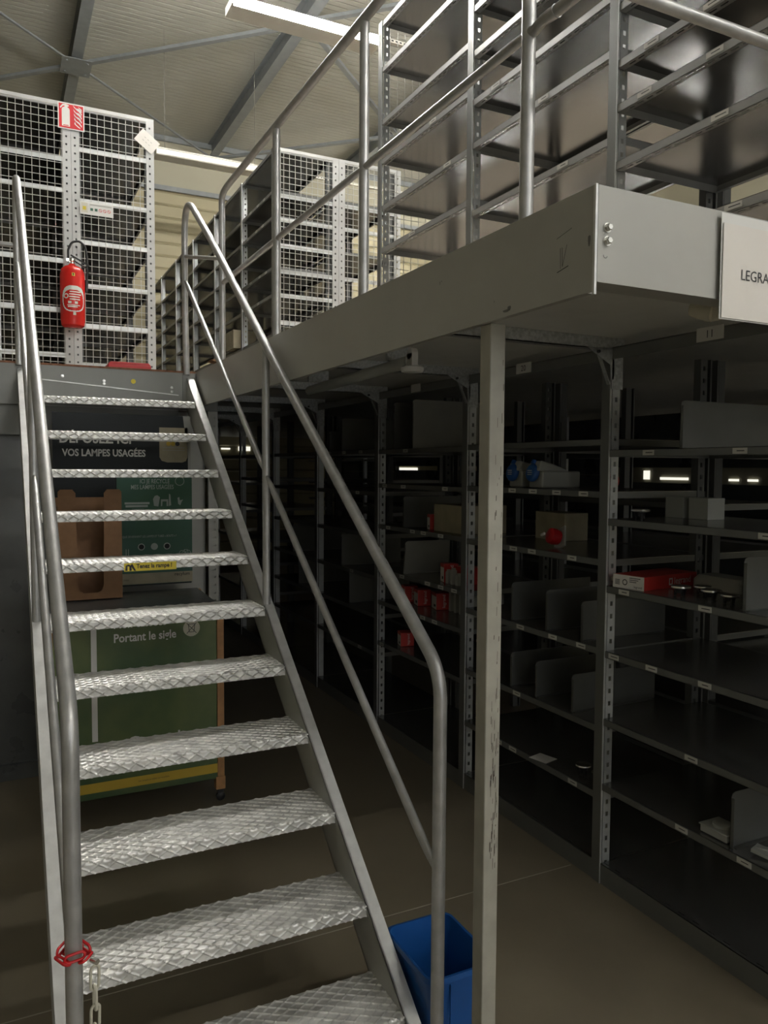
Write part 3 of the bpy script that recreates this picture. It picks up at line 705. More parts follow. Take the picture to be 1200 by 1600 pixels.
# ---------------------------------------------------------------- panels under the landing
pn = MB(); pn.box(-4.2, 0.26, 4.93, 4.94, 0.0, 2.16); pn.box(-4.2, .26, 4.90, 4.93, 0, .09); pn.box(.20, .26, 4.925, 4.93, .09, 2.16)
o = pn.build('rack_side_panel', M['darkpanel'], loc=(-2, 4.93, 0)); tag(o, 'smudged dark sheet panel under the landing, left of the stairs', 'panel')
ln = MB(); ln.box(-.12, .093, 4.895, 4.9, 2.045, 2.158); ln.text('8/', .13, lambda a, b: (-.02+a*.8, 4.894, 2.065+b*.8), 1); ln.flat([(0, 0)]*0 or [(-.1, 2.05), (-.099, 2.05), (-.099, 2.051)], lambda a, b: (a, 4.8945, b), 1)
tag(ln.build('handwritten_label', [M['panel'], M['pencil']], loc=(-.01, 4.9, 2.045)), 'grey card label with handwriting under the landing, far left', 'label')
pn = MB(); pn.box(.27, 1.175, 4.93, 4.94, 0.0, 2.16); o = pn.build('rack_side_panel', M['panel'], loc=(.7, 4.93, 0)); tag(o, 'pale grey sheet panel behind the lamp recycling cart', 'panel')

# ================================================================= LAMP RECYCLING CART
ct = thing('recycling_cart', 'green lamp recycling cart with black lid and printed backboard behind the stairs', 'recycling cart', (.68, 4.1, 0))
x0, x1, yf, yb = .22, 1.035, 4.10, 4.66
m = MB(); m.box(x0, x1, yf, yb, .13, 1.06); m.build('body', M['green'], ct, bevel=.004)
fm = lambda a, b: (a, yf-.0015, b)
m = MB(); m.flat([(x0, .165), (x1, .165), (x1, .215), (x0, .215)], fm, 1); m.text('Les lampes et tubes se recyclent', .012, lambda a, b: (.62+a, yf-.0025, .186+b), 2); m.build('yellow_band', [M['tealink'], M['yellowprint'], M['ink'], M['white']], ct)
m = MB()
m.text('Portant le sigle', .062, lambda a, b: fm(.506+a, .926+b), 0, bold=.02, stretch=.84)
m.text('Non cassées', .062, lambda a, b: fm(.506+a, .998+b), 0, bold=.02, stretch=.84)
m.build('front_lettering', [M['white']], ct)
m = MB()
m.lathe((.900, yf-.001, .968), [(.044, 0), (.044, .0015)], 28, 0, R=Matrix.Rotation(pi/2, 3, 'X'))
c0 = lambda a, b: (.900+a, yf-.0035, .968+b)
for s in (-1, 1): stroke(m, [(-.026*s, -.028), (.026*s, .028)], c0, .003, 2)
stroke(m, [(-.017, .022), (.017, .022), (.012, -.02), (-.012, -.02), (-.017, .022)], c0, .003, 2)
m.build('bin_symbol', [M['cream'], M['yellowprint'], M['ink']], ct)
m = MB()
m.text('Quand', .10, lambda a, b: fm(.565+a, .36+b), 0, bold=.01)
m.build('front_lettering', [M['white'], M['yellowprint'], M['ink'], M['white']], ct)
m = MB()
m.box(.398, .425, yf-.006, yf-.001, .43, 1.02, 0)
m.build('plastic_strip', [M['white']], ct)
for (xx, yy) in ((x1, yf), (x1, yb-.04), (x0-.035, yf), (x0-.035, yb-.04)):
    m = MB(); m.box(xx+.002, xx+.038, yy, yy+.04, .13, 1.09); m.box(xx-.008, xx+.042, yy-.004, yy+.044, .07, .14); l_ = m.build('wooden_leg', M['pine'], ct)
    c = MB(); c.lathe((xx+.02, yy+.02+.011, .024), [(.014, 0), (.024, .003), (.024, .019), (.014, .022)], 20, R=Matrix.Rotation(pi/2, 3, 'X')); c.box(xx+.004, xx+.036, yy+.006, yy+.034, .045, .071); c.build('caster', M['black'], l_, loc=ct['_w'])
m = MB(); m.prism([(yf-.02, 1.072), (yf+.02, 1.082), (yb-.02, 1.098), (yb-.02, 1.088), (yf-.02, 1.06)], lambda a, b: (x0-.02, a, b), lambda a, b: (x1+.02, a, b))
m.build('lid', M['lid'], ct, bevel=.004)
m = MB(); m.box(x1+.0, x1+.05, yf+.0, yf+.02, 1.085, 1.097); m.build('lid_handle', M['cream'], ct)
# backboard
yk = 4.70
m = MB(); m.box(.272, 1.035, yk, yk+.012, 1.12, 2.12); bb = m.build('backboard', M['blackprint'], ct)
km = lambda a, b: (a, yk-.0015, b)
m = MB(); m.text('DÉPOSEZ ICI', .080, lambda a, b: km(.305+a, 1.952+b), 0, bold=.022, stretch=.86)
m.text('VOS LAMPES USAGÉES', .055, lambda a, b: km(.322+a, 1.878+b), 0, bold=.03, stretch=.83)
m.build('header_lettering', M['white'], bb, loc=ct['_w'])
m = MB(); pts = [(.852, 2.05), (.852, 1.91)]+[(.90+.045*cos(t)-.003, 1.875+.03*sin(t)) for t in (pi, pi*1.25, pi*1.5)]+[(.985+.03*cos(t), 1.875+.03*sin(t)) for t in (pi*1.5, pi*1.75, 2*pi)]+[(1.018, 2.05)]
m.flat(pts, km, 0)
for k, c in enumerate((1, 1, 2)): m.lathe((.905+.026*k, yk-.001, 1.955), [(.013, 0), (.013, .002)], 16, c, R=Matrix.Rotation(pi/2, 3, 'X'))
for z in (1.93, 1.915): m.flat([(.87, z), (1.0, z), (1.0, z+.004), (.87, z+.004)], lambda a, b: (a, yk-.003, b), 3)
m.build('logo_panel', [M['carton'], M['yellowprint'], M['black'], M['greyplastic']], bb, loc=ct['_w'])
m = MB(); m.flat([(1.018, 1.6), (1.035, 1.6), (1.035, 2.12), (.99, 2.12), (1.018, 1.88)], km); m.build('pale_edge', M['panel'], bb, loc=ct['_w'])
# teal poster
yq = 4.685
m = MB(); m.box(.607, 1.037, yq, yq+.006, 1.13, 1.80); ps = m.build('poster', M['teal'], ct, label='teal information poster')
qm = lambda a, b: (a, yq-.0015, b)
m = MB(); m.text('ICI JE RECYCLE', .036, lambda a, b: qm(.735+a, 1.722+b), 0, bold=.008, stretch=.72); m.text('MES LAMPES USAGÉES', .036, lambda a, b: qm(.685+a, 1.688+b), 0, bold=.008, stretch=.70)
m.text('QUE DEVIENNENT LES LAMPES ET TUBES « BOUTS » ?', .018, lambda a, b: qm(.635+a, 1.405+b), 0, stretch=.72)
m.build('poster_lettering', [M['tealink'], M['blackprint']], ps, loc=ct['_w']); m = MB()
m.flat([(.65, 1.60), (.79, 1.60), (.79, 1.612), (.65, 1.612)], qm); m.flat([(.655, 1.583), (.78, 1.583), (.78, 1.595), (.655, 1.595)], qm); m.flat([(.69, 1.57), (.76, 1.57), (.76, 1.573), (.69, 1.573)], qm)
m.build('lamp_drawing', [M['tealink'], M['blackprint']], ps, loc=ct['_w']); m = MB()
m.flat([(.815, 1.59), (.84, 1.585), (.85, 1.64), (.835, 1.652), (.82, 1.648), (.81, 1.63)], qm)
m.flat([(.855, 1.587), (.862, 1.587), (.864, 1.615), (.888, 1.615), (.888, 1.587), (.896, 1.587), (.897, 1.627), (.855, 1.627)], qm); m.flat([(.90, 1.587), (.914, 1.592), (.91, 1.655), (.902, 1.66)], qm)
m.build('lamp_drawing', [M['tealink'], M['blackprint']], ps, loc=ct['_w']); m = MB()
m.flat([(.955, 1.60), (.968, 1.59), (.975, 1.61), (.985, 1.625), (.965, 1.62), (.962, 1.64), (.952, 1.635)], qm)
m.build('lamp_drawing', [M['tealink'], M['blackprint']], ps, loc=ct['_w']); m = MB()
for cxp in (.741, .815, .888): m.lathe((cxp, yq-.0005, 1.35), [(.02, 0), (.02, .0015)], 20, 0, R=Matrix.Rotation(pi/2, 3, 'X'))
for cxp in (.741, .888): m.lathe((cxp, yq-.0025, 1.35), [(.015, 0), (.015, .0012)], 20, 1, R=Matrix.Rotation(pi/2, 3, 'X'))
for cxp in (.72, .80, .875): m.flat([(cxp, 1.272), (cxp+.035, 1.272), (cxp+.035, 1.277), (cxp, 1.277)], qm)
def ringf(m, cx_, cz_, r, w_, mp, mi=0):
    stroke(m, [(cx_+r*cos(2*pi*i/14), cz_+r*sin(2*pi*i/14)) for i in range(15)], mp, w_, mi)
m.build('round_icon', [M['tealink'], M['blackprint']], ps, loc=ct['_w']); m = MB()
ringf(m, .975, 1.305, .015, .0025, qm); ringf(m, 1.012, 1.305, .015, .0025, qm); stroke(m, [(.975, 1.305), (.99, 1.325), (1.008, 1.325), (1.012, 1.305), (.995, 1.303), (.99, 1.325)], qm, .0022)
m.build('bicycle_icon', [M['tealink'], M['blackprint']], ps, loc=ct['_w']); m = MB()
stroke(m, [(.655, 1.34), (.655, 1.30), (.645, 1.29), (.662, 1.27), (.675, 1.29), (.668, 1.30), (.668, 1.34)], qm, .003)
m.build('plug_icon', [M['tealink'], M['blackprint']], ps, loc=ct['_w']); m = MB()
ringf(m, .965, 1.735, .026, .003, qm)
m.build('round_icon', [M['tealink'], M['blackprint']], ps, loc=ct['_w'])
m = MB(); m.flat([(.607, 1.132), (1.037, 1.132), (1.037, 1.195), (.607, 1.195)], qm, 0); m.text('recylum', .028, lambda a, b: (.93+a, yq-.003, 1.172+b), 1, bold=.01)
m.text('Plus d\'infos', .012, lambda a, b: (.615+a, yq-.003, 1.155+b), 1)
m.build('yellow_band', [M['carton'], M['ink']], ps, loc=ct['_w'])

# cardboard holder standing on the cart
cbx = MB(); T = .004; X0, X1, Y_0, Y_1, Zb, Zt = .278, .600, 4.44, 4.655, 1.10, 1.695
def sheet(poly, y): cbx.prism(poly, lambda a, b: (a, y, b), lambda a, b: (a, y+T, b))
ux0, ux1, uz = .372, .503, 1.135      # tall mouth with a rounded bottom
def pillar(s_):
    a, b = (X0, ux0) if s_ > 0 else (X1, ux1)
    p = [(a, Zb), ((ux0+ux1)/2, Zb), ((ux0+ux1)/2, uz), (b+s_*.03, uz), (b+s_*.012, uz+.010), (b, uz+.035), (b-s_*.006, 1.60), (b-s_*.006, Zt-.02), (b-s_*.022, Zt), (a+s_*.012, Zt), (a, Zt-.012)]
    return p if s_ > 0 else list(reversed(p))
sheet(pillar(1), Y_0); sheet(pillar(-1), Y_0)
sheet([(X0, Zb), (X1, Zb), (X1, 1.645), (X0, 1.645)], Y_1-T)
for xx in (X0, X1-T): cbx.box(xx, xx+T, Y_0+T, Y_1-T, Zb, 1.60)
cbx.box(X0, X1, Y_0+T, Y_1-T, Zb, Zb+T)
tag(cbx.build('cardboard_box', M['cardboard'], loc=(.46, 4.55, Zb), smooth=False), 'brown open-fronted cardboard holder standing on the recycling cart', 'box')

# ================================================================= BLUE BIN
bn = MB(); bx0, bx1, by0, by1, H = 1.065+.03, 1.325, 1.885, 2.18, .33
def rrect(x0, x1, y0, y1, r, n=5):
    out = []
    for (cx_, cy_, a0) in ((x1-r, y1-r, 0), (x0+r, y1-r, pi/2), (x0+r, y0+r, pi), (x1-r, y0+r, 1.5*pi)):
        for i in range(n+1): a = a0+pi/2*i/n; out.append((cx_+r*cos(a), cy_+r*sin(a)))
    return out
ri = []; 
for (ins, z, r) in ((.035, .0, .03), (.004, H-.02, .035), (-.004, H-.018, .035), (-.004, H, .035), (.004, H, .032), (.006, H-.02, .032), (.038, .006, .028)):
    ri.append([(x, y, z) for x, y in rrect(bx0+ins, bx1-ins, by0+ins, by1-ins, r)])
n = len(ri[0]); vs = [p for r in ri for p in r]; fs = [tuple(range(n-1, -1, -1))]
for i in range(len(ri)-1):
    for k in range(n): fs.append((i*n+k, i*n+(k+1) % n, (i+1)*n+(k+1) % n, (i+1)*n+k))
fs.append(tuple((len(ri)-1)*n+k for k in range(n)))
bn.add(vs, fs)
bn.box(bx0+.07, bx0+.073, by0+.0, by0+.006, .06, .30)
bno = bn.build('waste_bin', M['blue'], loc=((bx0+bx1)/2, (by0+by1)/2, 0)); tag(bno, 'empty blue plastic waste bin on the floor between stairs and column', 'bin')

# ================================================================= SIGNS AND SAFETY KIT
sg = MB(); sg.box(1.462, 1.80, 1.248, 1.250, 2.163, 2.372); sg.box(1.458, 1.804, 1.2515, 1.2525, 2.160, 2.395, 2)
sg.text('LEGRAND', .034, lambda a, b: (1.519+a, 1.2470, 2.252+b), 1, stretch=.93)
sgo = sg.build('paper_sign', [M['pocket'], M['ink'], M['white']], loc=(1.63, 1.25, 2.16)); tag(sgo, 'white laminated paper sign in a clear pocket on the front beam', 'sign')
# spot light behind the sign, under the deck
sl = thing('emergency_light', 'small cream twin emergency light under the deck beside the paper sign', 'lamp', (1.70, 1.51, 2.37))
MB().lathe((1.715, 1.52, 2.255), [(.02, 0), (.022, .01), (.022, .121)], 20).build('base', M['cream'], sl)
R_ = Matrix.Rotation(radians(105), 3, 'X') @ Matrix.Rotation(radians(25), 3, 'Y')
MB().lathe((1.700, 1.515, 2.248), [(.018, -.03), (.024, -.01), (.027, .03), (.022, .034)], 20, R=R_).build('spot_head', M['cream'], sl)
MB().lathe((1.745, 1.515, 2.240), [(.012, -.03), (.018, 0), (.021, .03), (.017, .034)], 20, R=Matrix.Rotation(radians(70), 3, 'Y')).build('spot_head', M['cream'], sl)
bt = thing('batten_lamp', 'unlit grey batten lamp with white end cap under the deck', 'lamp', (1.60, 3.6, 2.26))
MB().tube([(1.62, 3.02, 2.285), (1.70, 4.45, 2.285)], .028, 16).build('lamp_tube', M['greyplastic'], bt)
m = MB(); m.lathe((1.615, 2.99, 2.235), [(.045, 0), (.05, .008), (.05, .02), (.04, .026)], 24); m.box(1.60, 1.63, 2.965, 3.02, 2.26, 2.315); m.tube([(1.60, 2.99, 2.315), (1.63, 2.99, 2.315)], .025, 14); m.build('end_cap', M['white'], bt)
for y in (3.2, 4.2): MB().box(1.60, 1.72, y, y+.02, 2.31, 2.376).build('bracket', M['galva'], bt)
# fire extinguisher
fx, fy = .57, 6.885; FR = .095
ex = thing('fire_extinguisher', 'red fire extinguisher hanging on the cage post above the stairs', 'fire extinguisher', (fx, fy, 2.95))
MB().lathe((fx, fy, 2.95), [(.070, 0), (.088, .012), (FR-.002, .05), (FR-.002, .058), (FR, .064), (FR, .415), (FR-.003, .42), (FR-.003, .43), (.085, .462), (.06, .485), (.03, .497), (.022, .51)], 36).build('cylinder', M['redext'], ex)
m = MB(); m.lathe((fx, fy, 3.455), [(.018, 0), (.018, .02), (.024, .025), (.024, .045), (.014, .055)], 14); m.box(fx-.045, fx-.015, fy-.012, fy+.012, 3.475, 3.50); m.build('valve', M['chrome'], ex)
m = MB(); m.beam((fx-.01, fy, 3.53), (fx+.13, fy-.02, 3.455), .022, .010); m.beam((fx-.01, fy, 3.50), (fx+.11, fy-.02, 3.43), .022, .008); m.build('lever', M['black'], ex)
hp = [(fx-.028, fy, 3.49), (fx-.028, fy, 3.57), (fx+.0, fy-.005, 3.635), (fx+.06, fy-.01, 3.65), (fx+.10, fy-.01, 3.61), (fx+.115, fy-.01, 3.52), (fx+.115, fy-.01, 3.40), (fx+.105, fy-.01, 3.30)]
MB().tube(fillet(hp, .05, 6), .009, 10).build('hose', M['black'], ex)
MB().tube([(fx+.108, fy-.01, 3.34), (fx+.103, fy-.01, 3.24)], .014, 10).build('nozzle', M['black'], ex)
def patch(m, test, z0, z1, a0, a1, r, mi, nz=60, na=60):
    for i in range(na):
        for k in range(nz):
            A0, A1 = a0+(a1-a0)*i/na, a0+(a1-a0)*(i+1)/na; Z0, Z1 = z0+(z1-z0)*k/nz, z0+(z1-z0)*(k+1)/nz
            if test((A0+A1)/2*FR, (Z0+Z1)/2):
                f = lambda a, z: (fx+r*sin(a), fy-r*cos(a), z)
                m.add([f(A0, Z0), f(A1, Z0), f(A1, Z1), f(A0, Z1)], [(0, 1, 2, 3)], mi)
m = MB(); ca = -.31   # turned toward the stairs foot
zc = 3.165
def oval(u, z, a, b, p): return (abs(u/a))**p+(abs(z/b))**p < 1
patch(m, lambda u, z: oval(u, z-zc, .094, .104, 2.6) and not oval(u, z-zc+.012, .083, .083, 2.6), zc-.11, zc+.11, -1.1, 1.1, FR+.0008, 0)
rows = [(.055, -.03, .055), (.035, -.035, .06), (.015, -.035, .05), (-.005, -.03, .05), (-.052, -.05, .05), (-.064, -.045, .03)]
patch(m, lambda u, z: any(abs(z-zc-dz) < .004 and a < u < b for dz, a, b in rows) or (abs(z-zc+.03) < .01 and (abs(u+.03) < .012 or abs(u-.02) < .012)) or (0.012 < math.hypot(u+.058, z-zc-.02) < .02 and z-zc > -.005), zc-.11, zc+.11, -.9, .9, FR+.0008, 1, 100, 80)
patch(m, lambda u, z: True, 3.345, 3.37, -.12, .12, FR+.001, 2, 2, 6); patch(m, lambda u, z: True, 3.035, 3.06, -.05, .17, FR+.001, 3, 2, 6)
patch(m, lambda u, z: abs(u) < .003 or (z > 3.362), 3.348, 3.367, -.06, .06, FR+.0016, 4, 8, 10)
lbl = m.build('label_print', [M['white'], M['pocket'], M['yellow'], M['cream'], M['ink']], ex)
m = MB(); m.box(fx-.03, fx+.03, fy+FR-.003, 6.996, 3.20, 3.26); m.box(fx-.05, fx+.05, fy+FR-.002, fy+FR+.006, 2.99, 3.4); m.build('wall_bracket', M['black'], ex)
# fire sign
sx0, sx1, sz0, sz1 = .488, .690, 4.565, 4.772; ys_ = 6.985
m = MB(); m.box(sx0, sx1, ys_, ys_+.003, sz0, sz1, 0); W_ = sx1-sx0; H_ = sz1-sz0
sm = lambda a, b: (sx0+a*W_, ys_-.001, sz0+b*H_); sm2 = lambda a, b: (sx0+a*W_, ys_-.002, sz0+b*H_)
m.flat([(.04, .04), (.96, .04), (.96, .96), (.04, .96)], sm, 1)
m.flat([(.15, .10), (.45, .10), (.45, .74), (.42, .80), (.36, .84), (.24, .84), (.18, .80), (.15, .74)], sm2, 0)
m.flat([(.26, .84), (.34, .84), (.42, .88), (.42, .92), (.30, .95), (.18, .93), (.08, .80), (.10, .76), (.14, .80), (.20, .87), (.26, .88)], sm2, 0)
m.flat([(.20, .12), (.40, .12), (.40, .15), (.20, .15)], lambda a, b: (sx0+a*W_, ys_-.003, sz0+b*H_), 2)
for k in range(5):
    b_ = .10+.155*k; q = .02*k
    m.flat([(.92-.02*(4-k), b_+.02), (.80, b_+.05+q), (.68, b_+.13), (.56+.02*(4-k), b_+.24), (.62, b_+.14), (.74, b_+.04), (.84, b_-.01)], sm2, 0)
    m.flat([(.90, b_+.05), (.84, b_+.11), (.76, b_+.20), (.82, b_+.17), (.90, b_+.12)], sm2, 0)
tag(m.build('fire_sign', [M['white'], M['redsign'], M['redsign']], loc=((sx0+sx1)/2, ys_, sz0)), 'red and white fire extinguisher pictogram sign high on the cage', 'sign')
# small notice
m = MB(); nx0, nx1, nz0, nz1 = .645, .908, 3.902, 4.005; m.box(nx0, nx1, 6.983, 6.986, nz0, nz1)
nm = lambda a, b: (nx0+a, 6.9815, nz0+b)
m.flat([(.010, .015), (.06, .015), (.06, .095), (.010, .095)], nm, 3); m.flat([(.022, .035), (.048, .035), (.048, .065), (.022, .065)], lambda a, b: (nx0+a, 6.9808, nz0+b), 1); m.flat([(.077, .078), (.25, .078), (.25, .088), (.077, .088)], nm, 2)
for k, c in enumerate((4, 4, 5, 5, 5)):
    cc = (.092+.034*k, .045)
    if c == 4: m.flat([(cc[0]-.011, .034), (cc[0]+.011, .034), (cc[0]+.011, .056), (cc[0]-.011, .056)], nm, 4)
    else: ringf(m, cc[0], cc[1], .012, .003, nm, 5); stroke(m, [(cc[0]-.008, cc[1]+.008), (cc[0]+.008, cc[1]-.008)], nm, .003, 5)
tag(m.build('safety_notice', [M['white'], M['yellow'], M['greyplastic'], M['cream'], M['teal'], M['redsign']], loc=(.77, 6.985, nz0)), 'small white notice with safety symbols on the cage mesh', 'notice')
c_ = Vector((1.19, 6.985, 4.585)); m = MB(); m.obox(c_, .088, .0015, .062, Matrix.Rotation(radians(37), 3, 'Y')); 
Rr = Matrix.Rotation(radians(37), 3, 'Y')
for k in range(3): 
    for t in range(2): m.obox(c_+Rr @ Vector((-.03+.03*k, -.002, .015-.03*t)), .008, .0004, .002, Rr, 1)
tag(m.build('paper_card', [M['paper'], M['greyplastic']], loc=tuple(c_)), 'tilted white card taped to the corner of the cage', 'card')
m = MB(); tpts = [(.0, .0), (.0, .03), (.015, .045), (.235, .045), (.25, .03), (.25, 0)]
m.prism(tpts, lambda a, b: (.60+a, 4.93, DECK+.003+b), lambda a, b: (.60+a, 5.12, DECK+.003+b)); m.box(.60, .85, 4.925, 4.93, DECK+.003, DECK+.03)
tag(m.build('red_tray', M['red'], loc=(.72, 5.0, DECK+.003), bevel=.004), 'flat red plastic case lying on the landing edge under the cage', 'case')
# pink and white carton on far row
c1 = MB(); c1.box(2.30, 2.55, 8.32, 8.62, 3.105, 3.30); 
tag(c1.build('carton', [M['carton']], loc=(2.42, 8.47, 3.09)), 'pale carton jutting from the long rack row behind the guardrail', 'box')
c1 = MB(); c1.prism([(0, 0), (.12, .05), (.24, .0), (.12, -.05)], lambda a, b: (2.16+a, 8.75, 3.02+b*.6), lambda a, b: (2.16+a, 8.95, 3.02+b*.6))
tag(c1.build('folded_card', [M['cardboard']], loc=(2.28, 8.85, 3.0)), 'brown folded card sticking out below the pale carton', 'card')

# ================================================================= THINGS ON THE LOWER SHELVES
def divider(y, z, x0=2.36, x1=2.88, h=.19, lab='', tilt=0.0, mtl='divider'):
    m = MB(); t = .0025; r = .02
    prof = [(x0, z+.001), (x0, z+h-r), (x0+r*.3, z+h-r*.3), (x0+r, z+h), (x1, z+h), (x1, z+.001)]
    k = math.tan(tilt)
    m.prism(prof, lambda a, b: (a, y+(b-z)*k, b), lambda a, b: (a, y+t+(b-z)*k, b))
    m.prism([(x0, z+.001), (x0, z+h-r), (x0+.002, z+h-r), (x0+.002, z+.001)], lambda a, b: (a, y+(b-z)*k-.013, b), lambda a, b: (a, y+t+(b-z)*k, b))
    m.box(x0+.01, x1-.02, y-.02, y+.02, z+.0005, z+.0018)
    o = m.build('shelf_divider', M[mtl], loc=((x0+x1)/2, y, z)); tag(o, lab, 'divider', 'sheet metal shelf dividers')
divider(2.190, 1.903, h=.185, lab='large grey divider on the top shelf of the nearest unit', x1=2.9)
divider(1.885, 1.32, h=.192, lab='grey divider on the nearest unit, shelf with the red and white carton')
divider(1.905, .448, h=.205, lab='grey divider low in the nearest unit, beside the floor socket box')
divider(3.27, 1.04, h=.195, lab='grey divider left of three, shelf below the red plug, right of the column'); divider(2.99, 1.04, h=.195, lab='grey divider middle of three, shelf below the red plug'); divider(2.735, 1.04, h=.18, lab='grey divider right of three, shelf below the red plug')
divider(3.27, .695, h=.175, lab='grey divider left of three, second shelf below the red plug'); divider(3.06, .695, h=.175, lab='grey divider middle of three, second shelf below the red plug'); divider(2.79, .695, h=.175, lab='grey divider right of three, second shelf below the red plug')
divider(4.62, 1.945, h=.31, lab='narrow divider on the top shelf left of the column', x1=2.6); divider(4.36, 1.945, h=.31, lab='tall pale divider on the top shelf left of the column', mtl='panel')
divider(4.48, 1.435, h=.2, lab='dark divider left of the tiny carton beside the pale box', x1=2.8); 
divider(4.47, 1.13, h=.215, tilt=-.12, lab='tilted pale divider left of the red cartons, third row left of column', mtl='panel', x1=2.7)
divider(5.50, 1.949, h=.25, lab='thin divider on the top shelf, unit behind the handrail'); divider(5.95-.2, 1.949, h=.16, lab='short divider on the top shelf, unit behind the handrail')
divider(5.50, 1.07+.0, h=.24, lab='thin divider in mid height of the unit behind the handrail'); divider(5.35, .80, h=.26, lab='thin divider low in the unit behind the handrail')
divider(6.6, 1.07, h=.24, lab='thin divider glimpsed between handrail and post'); divider(6.45, .80, h=.24, lab='thin low divider glimpsed between handrail and post')

def carton(name, x0, y0, dx, dy, h, z, rot, lab, mats, group=None, deco=None, cat='box'):
    """axis box rotated about its near left corner; faces: front (-x) = 1, rest 0"""
    m = MB(); R = Matrix.Rotation(rot, 3, 'Z'); o_ = Vector((x0, y0, z))
    P = lambda a, b, c: o_+R @ Vector((a, b, c))
    m.add([P(0,0,0), P(dx,0,0), P(dx,dy,0), P(0,dy,0), P(0,0,h), P(dx,0,h), P(dx,dy,h), P(0,dy,h)], [(3,2,1,0), (4,5,6,7), (0,1,5,4), (1,2,6,5), (2,3,7,6)], 0)
    m.add([P(0,0,0), P(0,dy,0), P(0,dy,h), P(0,0,h)], [(3,2,1,0)], 1)
    if deco: deco(m, P)
    o = m.build(name, mats, loc=(x0+dx/2, y0+dy/2, z), smooth=False); tag(o, lab, cat, group); return o
CM = [M['redcard'], M['paper'], M['ink'], M['white']]
def d1(m, P):
    # end face print and side lettering
    e = lambda a, b: P(-.0008, .158-a, b)
    for k in range(4): m.flat([(.012, .032-.006*k), (.036, .032-.006*k), (.036, .035-.006*k), (.012, .035-.006*k)], e, 2)
    ringf(m, .062, .026, .011, .004, e, 2)
    for k in range(3): m.flat([(.085, .045-.008*k), (.14-.01*k, .045-.008*k), (.14-.01*k, .048-.008*k), (.085, .048-.008*k)], e, 2)
    m.text('legrand', .014, lambda a, b: e(.108+a, .007+b), 2)
    s_ = lambda a, b: P(a, -.0008, b)
    m.text('legrand', .040, lambda a, b: s_(.20+a, .016+b), 3)
    for q in ([(.165, .012), (.19, .012), (.19, .018), (.165, .018)], [(.165, .036), (.19, .036), (.19, .042), (.165, .042)], [(.165, .012), (.171, .012), (.171, .042), (.165, .042)], [(.184, .012), (.19, .012), (.19, .042), (.184, .042)]): m.flat(q, s_, 3)
carton('product_carton', 2.368, 2.365, .36, .158, .056, 1.3205, radians(8), 'long red carton with white end on the nearest shelving unit', CM, deco=d1)
def d2(m, P):
    e = lambda a, b: P(-.0008, a, b)
    m.flat([(.0, .105), (.06, .105), (.06, .125), (.0, .125)], e, 0) if False else None
    for k in range(3): m.flat([(.01, .02+.015*k), (.045, .02+.015*k), (.045, .024+.015*k), (.01, .024+.015*k)], e, 2)
sc_ = [(2.40, 4.225, 1.437, .06, .095, 'small upright red and white carton beside the pale box'), (2.40, 4.055, 1.132, .075, .11, 'upright red and white carton between tilted divider and white clips'),
       (2.46, 4.68, .912, .10, .105, 'red and white carton, leftmost of three in a row left of the column'), (2.46, 4.50, .912, .10, .105, 'red and white carton, middle of three in a row left of the column'), (2.50, 4.33, .912, .11, .105, 'red and white carton, rightmost of three in a row left of the column'),
       (2.39, 4.60, .627, .095, .09, 'single red and white carton on the low shelf behind the handrail')]
for k, (x, y, z, dy, h, lab) in enumerate(sc_):
    carton('product_carton', x, y-dy*.5, .09, dy, h, z+.001, radians(-14), lab, CM, 'small red and white cartons', deco=(lambda m, P, dy=dy, h=h: (m.flat([(0, h*.8), (dy, h*.8), (dy, h), (0, h)], lambda a, b: P(-.0008, a, b), 0), m.flat([(dy*.15, h*.15), (dy*.55, h*.15), (dy*.55, h*.3), (dy*.15, h*.3)], lambda a, b: P(-.0008, a, b), 2), m.text('legrand', h*.28, lambda a, b: P(.06-b, -.0008, h*.1+a), 3))))
carton('product_carton', 2.46, 3.86, .12, .14, .10, 1.131, 0, 'red carton with white clips in front, next to the column', [M['redcard'], M['redcard']], 'small red and white cartons')
for k, (y, h) in enumerate(((3.985, .07), (3.93, .085), (3.875, .06))):
    m = MB(); m.box(2.40, 2.43, y-.012, y+.014, 1.131, 1.131+h); m.box(2.405, 2.425, y-.008, y+.01, 1.131+h, 1.131+h+.012)
    tag(m.build('plastic_clip', M['greyplastic'], loc=(2.415, y, 1.131)), ['pale plastic clip left of three before the red carton', 'taller pale plastic clip before the red carton', 'pale plastic clip right of three before the red carton'][k], 'clip')
def dpale(m, P):
    e = lambda a, b: P(-.0008, a, b)
    m.flat([(.14, 0), (.145, 0), (.145, .165), (.14, .165)], e, 2)
carton('carton', 2.41, 3.82, .3, .34, .165, 1.4365, 0, 'large pale carton on the shelf left of the column', [M['carton'], M['carton'], M['cardboard']])
carton('carton', 2.90-.18, 3.30, .16, .25, .15, 1.4315, 0, 'pale carton at the back of a shelf just right of the column', [M['carton'], M['carton']])
carton('carton', 2.70, 2.24, .16, .12, .055, 1.904, 0, 'pale low carton left of the large divider on the top shelf', [M['carton'], M['carton']])
carton('carton', 2.66, 2.44, .1, .1, .09, 1.611, 0, 'dim grey carton at the back of the second shelf, left one', [M['greyplastic'], M['greyplastic']]); carton('carton', 2.66, 2.31, .1, .1, .09, 1.611, 0, 'dim grey carton at the back of the second shelf, right one', [M['greyplastic'], M['greyplastic']])
m = MB(); m.add([(p[0], p[1], z) for z in (1.321, 1.355, 1.375) for p in rrect(2.66+(z > 1.36)*.015, 2.80-(z > 1.36)*.015, 2.14+(z > 1.36)*.015, 2.39-(z > 1.36)*.015, .03)],
      [tuple(range(24))[::-1], tuple(range(48, 72))]+[(i*24+k, i*24+(k+1) % 24, (i+1)*24+(k+1) % 24, (i+1)*24+k) for i in range(2) for k in range(24)])
